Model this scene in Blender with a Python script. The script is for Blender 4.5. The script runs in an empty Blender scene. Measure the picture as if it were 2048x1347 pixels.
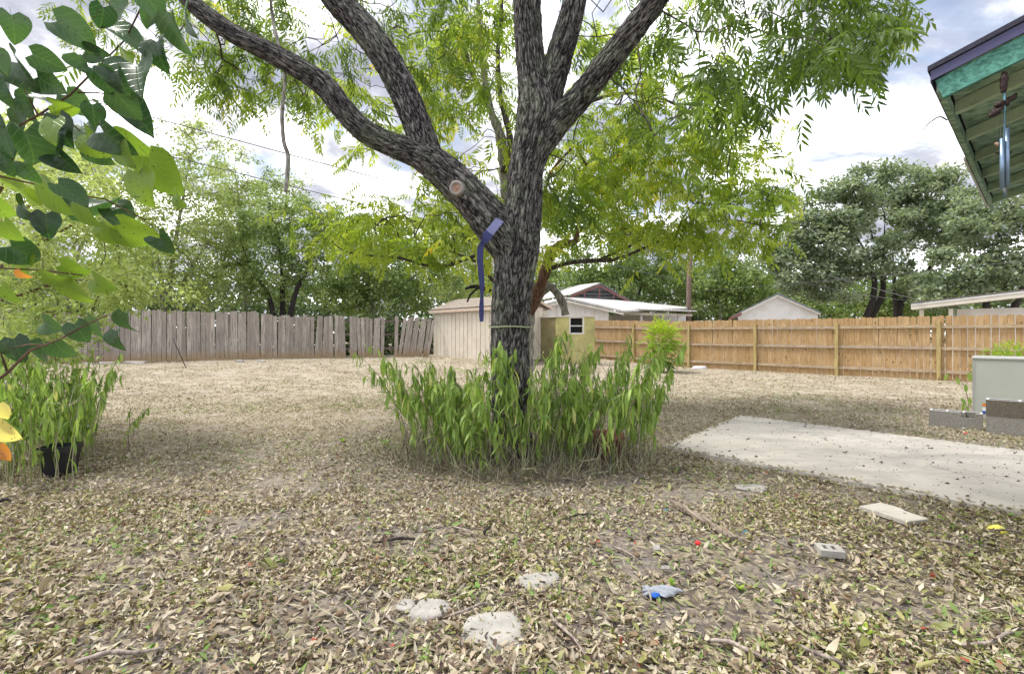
import bpy, math, random
import numpy as np
from mathutils import Vector

rng = np.random.default_rng(7)
random.seed(7)
SC = bpy.context.scene
COL = SC.collection

# ---------------------------------------------------------------- camera, world, sun, exposure
F = 967.0            # focal length in photo pixels (2048 wide)
CX, HY = 1024.0, 668.0
H = 1.31             # eye height
cam_d = bpy.data.cameras.new('camera'); cam = bpy.data.objects.new('camera', cam_d); COL.objects.link(cam)
cam.location = (0, 0, H); cam.rotation_euler = (math.radians(90), 0, 0)
cam_d.sensor_width = 36; cam_d.lens = 36 * F / 2048
cam_d.shift_y = -(673.5 - HY) / 2048
cam_d.clip_start = 0.05; cam_d.clip_end = 2000
SC.camera = cam

SUN_EL, SUN_AZ = 63.0, 285.0      # azimuth clockwise from +Y: high sun at the left
W = bpy.data.worlds.new('World'); SC.world = W; W.use_nodes = True
nt = W.node_tree; nt.nodes.clear()
def N(nt, t, **kw):
    n = nt.nodes.new(t)
    for k, v in kw.items(): setattr(n, k, v)
    return n
def ramp(nt, src, stops, interp='LINEAR'):
    r = N(nt, 'ShaderNodeValToRGB'); cr = r.color_ramp; cr.interpolation = interp
    while len(cr.elements) < len(stops): cr.elements.new(0.5)
    for e, (p, c) in zip(cr.elements, stops):
        e.position = p
        e.color = (c, c, c, 1) if not isinstance(c, (tuple, list)) else (*c[:3], 1)
    nt.links.new(src, r.inputs[0]); return r.outputs[0]
def math_(nt, op, a, b=None, c=None, clamp=False):
    m = N(nt, 'ShaderNodeMath', operation=op, use_clamp=clamp)
    for i, v in enumerate((a, b, c)):
        if v is None: continue
        if isinstance(v, (int, float)): m.inputs[i].default_value = v
        else: nt.links.new(v, m.inputs[i])
    return m.outputs[0]
def mixc(nt, f, a, b, mode='MIX'):
    m = N(nt, 'ShaderNodeMix', data_type='RGBA', blend_type=mode)
    for s, v in ((m.inputs[0], f), (m.inputs[6], a), (m.inputs[7], b)):
        if isinstance(v, (int, float)): s.default_value = v
        elif isinstance(v, (tuple, list)): s.default_value = (*v[:3], 1)
        else: nt.links.new(v, s)
    return m.outputs[2]
def noise(nt, vec, scale, detail=4, rough=0.55, dist=0.0):
    n = N(nt, 'ShaderNodeTexNoise'); n.inputs['Scale'].default_value = scale
    n.inputs['Detail'].default_value = detail; n.inputs['Roughness'].default_value = rough
    n.inputs['Distortion'].default_value = dist
    if vec is not None: nt.links.new(vec, n.inputs['Vector'])
    return n.outputs[0]
def mapping(nt, vec, scale=(1, 1, 1), loc=(0, 0, 0), rot=(0, 0, 0)):
    m = N(nt, 'ShaderNodeMapping'); m.inputs['Scale'].default_value = scale
    m.inputs['Location'].default_value = loc; m.inputs['Rotation'].default_value = rot
    nt.links.new(vec, m.inputs[0]); return m.outputs[0]

sky = N(nt, 'ShaderNodeTexSky'); sky.sky_type = 'NISHITA'; sky.sun_disc = False
sky.sun_elevation = math.radians(SUN_EL); sky.sun_rotation = math.radians(SUN_AZ)
sky.air_density = 1.0; sky.dust_density = 1.5
tc = N(nt, 'ShaderNodeTexCoord'); sx = N(nt, 'ShaderNodeSeparateXYZ'); nt.links.new(tc.outputs['Generated'], sx.inputs[0])
dz = math_(nt, 'ADD', math_(nt, 'MAXIMUM', sx.outputs[2], 0.0), 0.22)
cv = N(nt, 'ShaderNodeCombineXYZ')
nt.links.new(math_(nt, 'DIVIDE', sx.outputs[0], dz), cv.inputs[0]); nt.links.new(math_(nt, 'DIVIDE', sx.outputs[1], dz), cv.inputs[1])
cvm = mapping(nt, cv.outputs[0], loc=(3.1, 1.7, 0.4))
cover = noise(nt, cvm, 1.3, 6, 0.6, 0.4)
wisps = noise(nt, mapping(nt, cv.outputs[0], scale=(0.7, 2.6, 1), rot=(0, 0, 0.5)), 1.6, 6, 0.65, 0.6)
cmask = ramp(nt, cover, [(0.33, 0.0), (0.46, 1.0)])
cmask = math_(nt, 'MAXIMUM', cmask, ramp(nt, wisps, [(0.35, 0.35), (0.62, 1.0)]))
grey = noise(nt, mapping(nt, cv.outputs[0], loc=(0.9, 5.2, 0), scale=(1, 1, 1)), 1.9, 7, 0.58, 0.25)
ccol = ramp(nt, grey, [(0.39, (0.135, 0.14, 0.17)), (0.46, (0.195, 0.20, 0.225)), (0.53, (0.38, 0.38, 0.40)), (0.62, (1.0, 1.0, 1.0))])
skys = mixc(nt, 1.0, sky.outputs[0], (0.065, 0.065, 0.065), 'MULTIPLY')
wc = mixc(nt, cmask, skys, ccol)
bg = N(nt, 'ShaderNodeBackground'); bg.inputs['Strength'].default_value = 1.35
wo = N(nt, 'ShaderNodeOutputWorld'); nt.links.new(wc, bg.inputs[0]); nt.links.new(bg.outputs[0], wo.inputs[0])

sl = bpy.data.lights.new('sun', 'SUN'); sl.energy = 1.7; sl.angle = math.radians(14); sl.color = (1, 0.965, 0.90)
so = bpy.data.objects.new('sun', sl); COL.objects.link(so)
az, el = math.radians(SUN_AZ), math.radians(SUN_EL)
sdir = Vector((math.sin(az) * math.cos(el), math.cos(az) * math.cos(el), math.sin(el)))
so.rotation_euler = sdir.to_track_quat('Z', 'Y').to_euler()
SC.view_settings.view_transform = 'Standard'; SC.view_settings.look = 'None'
SC.view_settings.gamma = 1; SC.view_settings.use_curve_mapping = False
SC.view_settings.exposure = 1.55
SC.render.engine = 'CYCLES'
SC.cycles.max_bounces = 6; SC.cycles.diffuse_bounces = 3; SC.cycles.glossy_bounces = 2
SC.cycles.transmission_bounces = 3; SC.cycles.transparent_max_bounces = 8

# ---------------------------------------------------------------- helpers: numeric
def _h(ix, iy, iz, seed):
    h = (ix.astype(np.int64) * 374761393 + iy.astype(np.int64) * 668265263 + iz.astype(np.int64) * 2147483647 + seed * 1274126177) & 0xffffffff
    h = ((h ^ (h >> 13)) * 1274126177) & 0xffffffff
    h = h ^ (h >> 16)
    return (h & 0xffff) / 65535.0
def vnoise(x, y, z=0.0, seed=0):
    x, y, z = np.broadcast_arrays(np.asarray(x, float), np.asarray(y, float), np.asarray(z, float))
    ix, iy, iz = np.floor(x), np.floor(y), np.floor(z)
    fx, fy, fz = x - ix, y - iy, z - iz
    fx = fx * fx * (3 - 2 * fx); fy = fy * fy * (3 - 2 * fy); fz = fz * fz * (3 - 2 * fz)
    r = 0
    for a in (0, 1):
        for b in (0, 1):
            for c in (0, 1):
                w = (fx if a else 1 - fx) * (fy if b else 1 - fy) * (fz if c else 1 - fz)
                r = r + w * _h(ix + a, iy + b, iz + c, seed)
    return r
def sstep(a, b, x):
    t = np.clip((x - a) / (b - a), 0, 1); return t * t * (3 - 2 * t)
def g(x, y):
    x = np.asarray(x, float); y = np.asarray(y, float)
    s = -0.56 * x + 0.83 * y
    z = 0.36 * sstep(11.0, 20.0, s)
    z = z + 0.05 * (vnoise(x * 0.5, y * 0.5, 0, 3) - 0.5) * sstep(1.0, 3.0, np.hypot(x, y))
    z = z + 0.03 * (vnoise(x * 1.7, y * 1.7, 0, 4) - 0.5) + 0.016 * (vnoise(x * 7, y * 7, 0, 5) - 0.5)
    return z
def gz(x, y): return float(g(x, y))
def P(px, py, Y):
    return Vector(((px - CX) / F * Y, Y, H + (HY - py) / F * Y))
def G(px, py, up=0.0):
    Y = 5.0
    for _ in range(60):
        z = gz((px - CX) / F * Y, Y)
        Y = 0.5 * Y + 0.5 * min(400, F * (H - z) / max(py - HY, 1))
    x = (px - CX) / F * Y
    return Vector((x, Y, gz(x, Y) + up))
def unit(a): return a / np.maximum(np.linalg.norm(a, axis=-1, keepdims=True), 1e-9)

# ---------------------------------------------------------------- helpers: objects
def finish(o, parent=None, label=None, cat=None, group=None, kind=None):
    COL.objects.link(o)
    if parent is not None: o.parent = parent
    if label: o['label'] = label
    if cat: o['category'] = cat
    if group: o['group'] = group
    if kind: o['kind'] = kind
    return o
def empty(name, loc, label, cat, group=None, rz=0):
    o = bpy.data.objects.new(name, None); o.empty_display_size = 0.2
    o.location = loc; o.rotation_euler = (0, 0, rz)
    return finish(o, None, label, cat, group)
def rel(o, parent):
    """keep the geometry (world coordinates) where it is under an Empty that stands at its base"""
    o.matrix_parent_inverse = parent.matrix_basis.inverted(); return o
def obj(name, me, parent=None, **kw):
    o = bpy.data.objects.new(name, me); finish(o, parent, **kw)
    if parent is not None: rel(o, parent)
    return o
def mesh_np(name, V, T, mat, rnd=None, smooth=False, uv=None, crev=None):
    V = np.ascontiguousarray(V, dtype=np.float32).reshape(-1, 3); T = np.ascontiguousarray(T, dtype=np.int32)
    k = T.shape[1]
    me = bpy.data.meshes.new(name)
    me.vertices.add(len(V)); me.vertices.foreach_set('co', V.ravel())
    me.loops.add(T.size); me.loops.foreach_set('vertex_index', T.ravel())
    me.polygons.add(len(T)); me.polygons.foreach_set('loop_start', np.arange(0, T.size, k, dtype=np.int32))
    if rnd is not None:
        a = me.attributes.new('rnd', 'FLOAT', 'POINT'); a.data.foreach_set('value', np.asarray(rnd, dtype=np.float32).ravel())
    if crev is not None:
        a = me.attributes.new('crev', 'FLOAT', 'POINT'); a.data.foreach_set('value', np.asarray(crev, dtype=np.float32).ravel())
    if uv is not None:
        u = me.uv_layers.new(name='UVMap'); u.data.foreach_set('uv', np.asarray(uv, dtype=np.float32)[T.ravel()].ravel())
    me.update(calc_edges=True)
    if smooth: me.polygons.foreach_set('use_smooth', np.ones(len(T), bool))
    me.materials.append(mat); return me

class MB:
    """collects simple solids into one mesh"""
    def __init__(s): s.v = []; s.f = []
    def add(s, vs, fs):
        b = len(s.v); s.v += [tuple(v) for v in vs]; s.f += [tuple(i + b for i in f) for f in fs]
    def box(s, o, ax, ay, az):
        """o: corner, ax ay az: edge vectors"""
        o, ax, ay, az = Vector(o), Vector(ax), Vector(ay), Vector(az)
        if ax.cross(ay).dot(az) < 0: ax, ay = ay, ax
        vs = [o, o + ax, o + ax + ay, o + ay, o + az, o + ax + az, o + ax + ay + az, o + ay + az]
        s.add(vs, [(0, 3, 2, 1), (4, 5, 6, 7), (0, 1, 5, 4), (1, 2, 6, 5), (2, 3, 7, 6), (3, 0, 4, 7)])
    def prism(s, poly, d):
        """poly: ring of points, d: extrusion vector"""
        n = len(poly); d = Vector(d); a = [Vector(p) for p in poly]
        nrm = Vector((0, 0, 0))
        for i in range(n): nrm += a[i].cross(a[(i + 1) % n])
        if nrm.dot(d) < 0: a.reverse()
        vs = a + [p + d for p in a]
        s.add(vs, [tuple(reversed(range(n))), tuple(range(n, 2 * n))] + [(i, (i + 1) % n, (i + 1) % n + n, i + n) for i in range(n)])
    def tube(s, pts, r, n=8, cap=True):
        pts = [Vector(p) for p in pts]; rs = r if isinstance(r, (list, tuple)) else [r] * len(pts)
        b = len(s.v); up = None
        for i, p in enumerate(pts):
            t = (pts[min(i + 1, len(pts) - 1)] - pts[max(i - 1, 0)]).normalized()
            if up is None: up = t.orthogonal().normalized()
            up = (up - t * up.dot(t)).normalized(); sd = t.cross(up)
            for k in range(n):
                a = 2 * math.pi * k / n
                s.v.append(tuple(p + (up * math.cos(a) + sd * math.sin(a)) * rs[i]))
        for i in range(len(pts) - 1):
            for k in range(n):
                k2 = (k + 1) % n
                s.f.append((b + i * n + k, b + i * n + k2, b + (i + 1) * n + k2, b + (i + 1) * n + k))
        if cap:
            s.f.append(tuple(b + k for k in reversed(range(n)))); e = b + (len(pts) - 1) * n
            s.f.append(tuple(e + k for k in range(n)))
    def mesh(s, name, mat, smooth=False, bevel=0):
        me = bpy.data.meshes.new(name); me.from_pydata(s.v, [], s.f)
        if bevel:
            import bmesh
            bm = bmesh.new(); bm.from_mesh(me)
            bmesh.ops.bevel(bm, geom=bm.edges[:], offset=bevel, segments=1, affect='EDGES', clamp_overlap=True)
            bm.to_mesh(me); bm.free()
        me.update()
        if smooth: me.polygons.foreach_set('use_smooth', np.ones(len(me.polygons), bool))
        me.materials.append(mat); return me

# ---------------------------------------------------------------- materials
def mat_new(name):
    m = bpy.data.materials.new(name); m.use_nodes = True; nt = m.node_tree
    b = nt.nodes['Principled BSDF']; b.inputs['Roughness'].default_value = 0.8
    b.inputs['Specular IOR Level'].default_value = 0.25
    return m, nt, b
def attr(nt, name):
    a = N(nt, 'ShaderNodeAttribute'); a.attribute_name = name; return a.outputs['Fac']
def bump(nt, b, h, strength=0.5, dist=0.01):
    n = N(nt, 'ShaderNodeBump'); n.inputs['Strength'].default_value = strength; n.inputs['Distance'].default_value = dist
    nt.links.new(h, n.inputs['Height']); nt.links.new(n.outputs[0], b.inputs['Normal'])
def leafmat(name, stops, trans=0.4, rough=0.5, spec=0.3, tboost=1.5, veins=False, interp='LINEAR'):
    m, nt, b = mat_new(name)
    col = ramp(nt, attr(nt, 'rnd'), stops, interp)
    geo = N(nt, 'ShaderNodeNewGeometry')
    n1 = noise(nt, geo.outputs['Position'], 14.0, 3)
    col = mixc(nt, 0.35, col, ramp(nt, n1, [(0.3, 0.55), (0.7, 1.0)]), 'MULTIPLY')
    if veins:
        uvn = N(nt, 'ShaderNodeTexCoord'); sp = N(nt, 'ShaderNodeSeparateXYZ'); nt.links.new(uvn.outputs['UV'], sp.inputs[0])
        ax = math_(nt, 'ABSOLUTE', sp.outputs[0])
        q = math_(nt, 'MULTIPLY', math_(nt, 'SUBTRACT', sp.outputs[1], math_(nt, 'MULTIPLY', ax, 0.45)), 6.0)
        fr = math_(nt, 'ABSOLUTE', math_(nt, 'SUBTRACT', math_(nt, 'FRACT', q), 0.5))
        v1 = ramp(nt, fr, [(0.0, 1.0), (0.07, 0.0)])
        v2 = ramp(nt, ax, [(0.0, 1.0), (0.045, 0.0)])
        vv = math_(nt, 'MAXIMUM', v1, v2)
        col = mixc(nt, math_(nt, 'MULTIPLY', vv, 0.16), col, (0.30, 0.42, 0.12))
        sp2 = N(nt, 'ShaderNodeTexVoronoi'); sp2.inputs['Scale'].default_value = 130; nt.links.new(geo.outputs['Position'], sp2.inputs['Vector'])
        gate = ramp(nt, noise(nt, geo.outputs['Position'], 22, 2), [(0.5, 0.0), (0.56, 1.0)])
        spot = math_(nt, 'MULTIPLY', ramp(nt, sp2.outputs['Distance'], [(0.16, 1.0), (0.22, 0.0)]), gate)
        col = mixc(nt, math_(nt, 'MULTIPLY', spot, 0.85), col, (0.03, 0.02, 0.008))
        bump(nt, b, vv, 0.35, 0.002)
    nt.links.new(col, b.inputs['Base Color']); b.inputs['Roughness'].default_value = rough
    b.inputs['Specular IOR Level'].default_value = spec
    t = N(nt, 'ShaderNodeBsdfTranslucent')
    tcol = mixc(nt, 1.0, col, (tboost, tboost * 1.0, tboost * 0.55), 'MULTIPLY'); nt.links.new(tcol, t.inputs[0])
    mx = N(nt, 'ShaderNodeMixShader'); mx.inputs[0].default_value = trans
    nt.links.new(b.outputs[0], mx.inputs[1]); nt.links.new(t.outputs[0], mx.inputs[2])
    nt.links.new(mx.outputs[0], nt.nodes['Material Output'].inputs[0]); return m
def woodmat(name, c1, c2, c3, grain=(30, 30, 1.5), stain=None, rough=0.85, knots=False):
    """c1 dark grain, c2 body, c3 the tint some pieces have; per-object variation"""
    m, nt, b = mat_new(name)
    tcn = N(nt, 'ShaderNodeTexCoord'); oi = N(nt, 'ShaderNodeObjectInfo')
    off = N(nt, 'ShaderNodeVectorMath', operation='ADD'); nt.links.new(tcn.outputs['Object'], off.inputs[0])
    cmb = N(nt, 'ShaderNodeCombineXYZ'); r10 = math_(nt, 'MULTIPLY', oi.outputs['Random'], 37.0)
    nt.links.new(r10, cmb.inputs[0]); nt.links.new(r10, cmb.inputs[2]); nt.links.new(cmb.outputs[0], off.inputs[1])
    v = off.outputs[0]
    gr = noise(nt, mapping(nt, v, scale=grain), 2.0, 5, 0.6, 0.6)
    body = mixc(nt, ramp(nt, oi.outputs['Random'], [(0.0, 0.0), (1.0, 1.0)]), c2, c3)
    col = mixc(nt, ramp(nt, gr, [(0.36, 1.0), (0.60, 0.0)]), body, c1)
    big = noise(nt, v, 2.5, 3)
    col = mixc(nt, 0.5, col, ramp(nt, big, [(0.3, 0.62), (0.7, 1.0)]), 'MULTIPLY')
    if knots:
        vo = N(nt, 'ShaderNodeTexVoronoi'); vo.inputs['Scale'].default_value = 3.6
        nt.links.new(mapping(nt, v, scale=(1.6, 1.6, 0.8)), vo.inputs['Vector'])
        col = mixc(nt, ramp(nt, vo.outputs['Distance'], [(0.07, 0.85), (0.16, 0.0)]), col, (0.16, 0.06, 0.02))
    if stain:
        geo = N(nt, 'ShaderNodeTexCoord'); sz = N(nt, 'ShaderNodeSeparateXYZ'); nt.links.new(geo.outputs['Object'], sz.inputs[0])
        hh = math_(nt, 'ADD', sz.outputs[2], math_(nt, 'MULTIPLY', math_(nt, 'SUBTRACT', noise(nt, v, 5, 3), 0.5), 0.5))
        col = mixc(nt, ramp(nt, hh, [(0.12, 0.85), (0.42, 0.0)]), col, stain)
    nt.links.new(col, b.inputs['Base Color']); b.inputs['Roughness'].default_value = rough
    bump(nt, b, gr, 0.5, 0.006); return m
def plain(name, c, rough=0.7, var=0.25, scale=6.0, bmp=0.0, metal=0.0, spec=0.3, dirt=None, bscale=60):
    m, nt, b = mat_new(name); tcn = N(nt, 'ShaderNodeTexCoord')
    n1 = noise(nt, tcn.outputs['Object'], scale, 5, 0.6)
    col = mixc(nt, 1.0, c, ramp(nt, n1, [(0.3, 1 - var), (0.7, 1.0)]), 'MULTIPLY')
    if dirt:
        n2 = noise(nt, tcn.outputs['Object'], scale * 0.6, 6, 0.7)
        col = mixc(nt, ramp(nt, n2, [(0.5, 0.0), (0.68, 0.8)]), col, dirt)
    nt.links.new(col, b.inputs['Base Color']); b.inputs['Roughness'].default_value = rough
    b.inputs['Metallic'].default_value = metal; b.inputs['Specular IOR Level'].default_value = spec
    if bmp: bump(nt, b, noise(nt, tcn.outputs['Object'], bscale, 4), bmp, 0.01)
    return m

M = {}
# pecan bark: fissure depth comes with the mesh
m, nt, b = mat_new('pecan_bark'); geo = N(nt, 'ShaderNodeNewGeometry')
cr = attr(nt, 'crev')
uvc = N(nt, 'ShaderNodeTexCoord')
f1 = noise(nt, mapping(nt, uvc.outputs['UV'], scale=(46, 7.5, 1)), 1.0, 4, 0.62, 0.5)
rd = math_(nt, 'MULTIPLY', math_(nt, 'ABSOLUTE', math_(nt, 'SUBTRACT', f1, 0.5)), 9.0, clamp=True)
cr = math_(nt, 'ADD', math_(nt, 'MULTIPLY', cr, 0.38), math_(nt, 'MULTIPLY', rd, 0.62))
fine = noise(nt, mapping(nt, geo.outputs['Position'], scale=(60, 60, 22)), 1.0, 5, 0.7)
k = math_(nt, 'ADD', cr, math_(nt, 'MULTIPLY', math_(nt, 'SUBTRACT', fine, 0.5), 0.7))
bc = ramp(nt, k, [(0.14, (0.012, 0.010, 0.013)), (0.30, (0.045, 0.040, 0.043)), (0.50, (0.115, 0.108, 0.104)), (0.90, (0.27, 0.257, 0.243))])
lich = noise(nt, geo.outputs['Position'], 3.2, 5, 0.65)
bc = mixc(nt, ramp(nt, lich, [(0.50, 0.0), (0.70, 0.55)]), bc, mixc(nt, k, (0.06, 0.075, 0.04), (0.40, 0.46, 0.33)))
nt.links.new(bc, b.inputs['Base Color']); b.inputs['Roughness'].default_value = 0.95; b.inputs['Specular IOR Level'].default_value = 0.1
bump(nt, b, k, 1.0, 0.022); M['bark'] = m
def barkmat(name, dark, light):
    m, nt, b = mat_new(name); geo = N(nt, 'ShaderNodeNewGeometry')
    n1 = noise(nt, mapping(nt, geo.outputs['Position'], scale=(26, 26, 7)), 1.0, 5, 0.65)
    nt.links.new(ramp(nt, n1, [(0.36, dark), (0.64, light)]), b.inputs['Base Color'])
    b.inputs['Roughness'].default_value = 0.95; bump(nt, b, n1, 0.8, 0.01); return m
M['twig'] = barkmat('twig_bark', (0.035, 0.028, 0.026), (0.13, 0.11, 0.095))
M['redbark'] = barkmat('red_brown_bark', (0.05, 0.025, 0.018), (0.20, 0.12, 0.085))
M['greybark'] = barkmat('grey_bark', (0.10, 0.09, 0.08), (0.42, 0.40, 0.36))
M['darkbark'] = barkmat('dark_bark', (0.018, 0.015, 0.015), (0.07, 0.06, 0.055))
M['stem'] = barkmat('brown_stem', (0.06, 0.035, 0.025), (0.17, 0.11, 0.075))
M['pecan_leaf'] = leafmat('pecan_leaf', [(0, (0.040, 0.078, 0.018)), (0.5, (0.115, 0.185, 0.030)), (0.85, (0.22, 0.30, 0.045)), (1, (0.36, 0.37, 0.06))], 0.45, 0.5, 0.35, 2.1)
M['yellow_leaf'] = leafmat('yellow_green_leaf', [(0, (0.10, 0.17, 0.02)), (0.45, (0.29, 0.39, 0.06)), (0.85, (0.47, 0.51, 0.08)), (1, (0.58, 0.45, 0.05))], 0.45, 0.5, 0.3, 1.9)
M['pale_leaf'] = leafmat('pale_green_leaf', [(0, (0.14, 0.20, 0.06)), (0.5, (0.34, 0.43, 0.15)), (1, (0.58, 0.66, 0.32))], 0.35, 0.6, 0.3, 1.6)
M['mid_leaf'] = leafmat('mid_green_leaf', [(0, (0.09, 0.15, 0.045)), (0.5, (0.25, 0.35, 0.12)), (1, (0.45, 0.54, 0.24))], 0.3, 0.6, 0.3, 1.5)
M['oak_leaf'] = leafmat('oak_leaf', [(0, (0.07, 0.10, 0.06)), (0.4, (0.23, 0.295, 0.19)), (1, (0.50, 0.57, 0.43))], 0.34, 0.55, 0.35, 1.5)
M['far_leaf'] = leafmat('far_foliage', [(0, (0.05, 0.08, 0.03)), (1, (0.18, 0.25, 0.10))], 0.2, 0.7, 0.2, 1.3)
M['big_leaf'] = leafmat('heart_leaf', [(0, (0.018, 0.055, 0.022)), (0.42, (0.06, 0.13, 0.045)), (0.55, (0.11, 0.20, 0.03)), (0.85, (0.19, 0.30, 0.035)), (0.9, (0.66, 0.58, 0.22)), (0.955, (0.70, 0.62, 0.26)), (0.97, (0.5, 0.2, 0.05)), (1, (0.5, 0.2, 0.05))], 0.42, 0.33, 0.65, 1.8, veins=True)
M['weed_leaf'] = leafmat('wilted_leaf', [(0, (0.13, 0.21, 0.05)), (0.5, (0.28, 0.43, 0.095)), (0.9, (0.46, 0.60, 0.17)), (1, (0.62, 0.64, 0.25))], 0.35, 0.5, 0.35, 1.5)
M['weed_stem'] = leafmat('weed_stem', [(0, (0.24, 0.28, 0.10)), (0.6, (0.36, 0.38, 0.18)), (1, (0.20, 0.12, 0.09))], 0.0)
M['dry_stem'] = leafmat('dry_stem', [(0, (0.14, 0.10, 0.09)), (0.35, (0.34, 0.30, 0.22)), (0.6, (0.30, 0.33, 0.17)), (1, (0.52, 0.49, 0.36))], 0.0)
M['lime_leaf'] = leafmat('lime_leaf', [(0, (0.04, 0.11, 0.02)), (0.5, (0.16, 0.33, 0.03)), (1, (0.40, 0.52, 0.05))], 0.4, 0.5, 0.3, 1.5)
# leaf litter: the palette is the leaves' own colours
LIT = [(0.0, (0.46, 0.38, 0.285)), (0.14, (0.39, 0.31, 0.22)), (0.30, (0.57, 0.49, 0.37)), (0.44, (0.38, 0.355, 0.15)), (0.53, (0.24, 0.25, 0.08)),
       (0.62, (0.46, 0.41, 0.27)), (0.74, (0.15, 0.10, 0.07)), (0.83, (0.66, 0.60, 0.48)), (0.87, (0.28, 0.20, 0.12)), (0.92, (0.17, 0.30, 0.06)), (0.945, (0.12, 0.08, 0.07)), (0.994, (0.40, 0.10, 0.06))]
M['litter'] = leafmat('fallen_leaf', LIT, 0.12, 0.7, 0.25, 1.2, interp='CONSTANT')
M['straw'] = leafmat('dry_grass', [(0.0, (0.50, 0.43, 0.32)), (0.30, (0.36, 0.30, 0.22)), (0.52, (0.58, 0.52, 0.41)), (0.70, (0.24, 0.18, 0.13)), (0.84, (0.34, 0.34, 0.16)), (0.95, (0.20, 0.28, 0.09))], 0.1, 0.8, 0.2, 1.2, interp='CONSTANT')

# ground
m, nt, b = mat_new('yard_ground'); geo = N(nt, 'ShaderNodeNewGeometry'); pos = geo.outputs['Position']
n_big = noise(nt, pos, 0.55, 5, 0.6); n_mid = noise(nt, pos, 6, 6, 0.7); n_fine = noise(nt, pos, 55, 6, 0.75)
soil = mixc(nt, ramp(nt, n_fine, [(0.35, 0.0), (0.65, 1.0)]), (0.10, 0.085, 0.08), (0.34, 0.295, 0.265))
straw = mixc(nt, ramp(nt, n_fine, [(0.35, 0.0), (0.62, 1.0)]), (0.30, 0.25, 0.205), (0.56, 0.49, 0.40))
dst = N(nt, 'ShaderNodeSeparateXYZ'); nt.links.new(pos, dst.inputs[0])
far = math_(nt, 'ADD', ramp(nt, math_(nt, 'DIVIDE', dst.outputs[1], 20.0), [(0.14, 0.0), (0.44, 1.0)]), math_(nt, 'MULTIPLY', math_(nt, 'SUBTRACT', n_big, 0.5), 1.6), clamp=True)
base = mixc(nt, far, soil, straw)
base = mixc(nt, ramp(nt, math_(nt, 'MULTIPLY', n_mid, far), [(0.50, 0.0), (0.75, 0.55)]), base, (0.24, 0.27, 0.12))
base = mixc(nt, ramp(nt, noise(nt, pos, 1.1, 4, 0.6), [(0.60, 0.0), (0.72, 0.6)]), base, (0.27, 0.235, 0.21))
vl = N(nt, 'ShaderNodeTexVoronoi'); vl.inputs['Scale'].default_value = 34; nt.links.new(pos, vl.inputs['Vector'])
sv = N(nt, 'ShaderNodeSeparateColor'); nt.links.new(vl.outputs['Color'], sv.inputs[0])
flake = ramp(nt, sv.outputs[0], [(0.0, (0.10, 0.08, 0.07)), (0.35, (0.20, 0.16, 0.11)), (0.55, (0.30, 0.26, 0.16)), (0.78, (0.42, 0.36, 0.25))], 'CONSTANT')
base = mixc(nt, ramp(nt, noise(nt, pos, 2.2, 4, 0.6), [(0.40, 0.15), (0.55, 0.70)]), base, flake)
nt.links.new(base, b.inputs['Base Color']); b.inputs['Roughness'].default_value = 1.0; b.inputs['Specular IOR Level'].default_value = 0.05
bump(nt, b, n_fine, 0.8, 0.02); M['ground'] = m

M['oldwood'] = woodmat('weathered_picket', (0.24, 0.205, 0.185), (0.32, 0.285, 0.26), (0.60, 0.55, 0.49), grain=(22, 22, 1.0), stain=(0.36, 0.25, 0.14))
M['cedar'] = woodmat('cedar_picket', (0.32, 0.20, 0.095), (0.50, 0.325, 0.155), (0.60, 0.43, 0.245), knots=True)
M['cedar_rail'] = woodmat('grey_rail', (0.30, 0.22, 0.15), (0.52, 0.43, 0.34), (0.58, 0.45, 0.28), grain=(3, 3, 30))
M['post'] = woodmat('treated_post', (0.34, 0.26, 0.10), (0.52, 0.42, 0.20), (0.56, 0.46, 0.22), knots=True)
M['darkwood'] = woodmat('old_dark_wood', (0.05, 0.04, 0.04), (0.16, 0.13, 0.11), (0.22, 0.18, 0.15))
M['shedwall'] = plain('shed_siding', (0.66, 0.60, 0.51), 0.8, 0.14, 2.2, dirt=(0.48, 0.42, 0.36))
M['shedtrim'] = plain('shed_trim', (0.60, 0.48, 0.39), 0.7, 0.15)
M['shingle'] = plain('brown_shingle', (0.34, 0.29, 0.24), 0.95, 0.4, 8, 0.5)
M['greyshingle'] = plain('grey_shingle', (0.24, 0.27, 0.28), 0.95, 0.35, 8, 0.5)
M['olive'] = plain('yellowed_panel', (0.56, 0.51, 0.22), 0.7, 0.3, 2.5, dirt=(0.25, 0.26, 0.12))
M['olivedark'] = plain('olive_panel', (0.24, 0.21, 0.11), 0.8, 0.35, 3)
M['black'] = plain('dark_interior', (0.012, 0.012, 0.014), 0.9, 0.1)
M['white'] = plain('white_paint', (0.72, 0.71, 0.70), 0.6, 0.1, 3, dirt=(0.60, 0.58, 0.55))
M['cream'] = plain('cream_paint', (0.70, 0.66, 0.58), 0.6, 0.15, 3, dirt=(0.5, 0.46, 0.4))
M['whitemetal'] = plain('white_metal_roof', (0.62, 0.61, 0.60), 0.5, 0.2, 3, dirt=(0.45, 0.40, 0.36))
M['maroon'] = plain('maroon_steel', (0.24, 0.10, 0.10), 0.6, 0.2)
M['purlin'] = plain('grey_sheet', (0.20, 0.21, 0.22), 0.5, 0.2)
M['pole'] = barkmat('pole_wood', (0.12, 0.085, 0.07), (0.30, 0.22, 0.18))
M['wire'] = plain('cable', (0.10, 0.10, 0.11), 0.6, 0.1)
M['teal'] = woodmat('teal_paint', (0.055, 0.17, 0.13), (0.13, 0.36, 0.29), (0.13, 0.36, 0.29), grain=(4, 30, 30))
M['green'] = woodmat('green_paint', (0.15, 0.23, 0.16), (0.38, 0.52, 0.39), (0.44, 0.58, 0.44), grain=(4, 16, 16))
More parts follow.
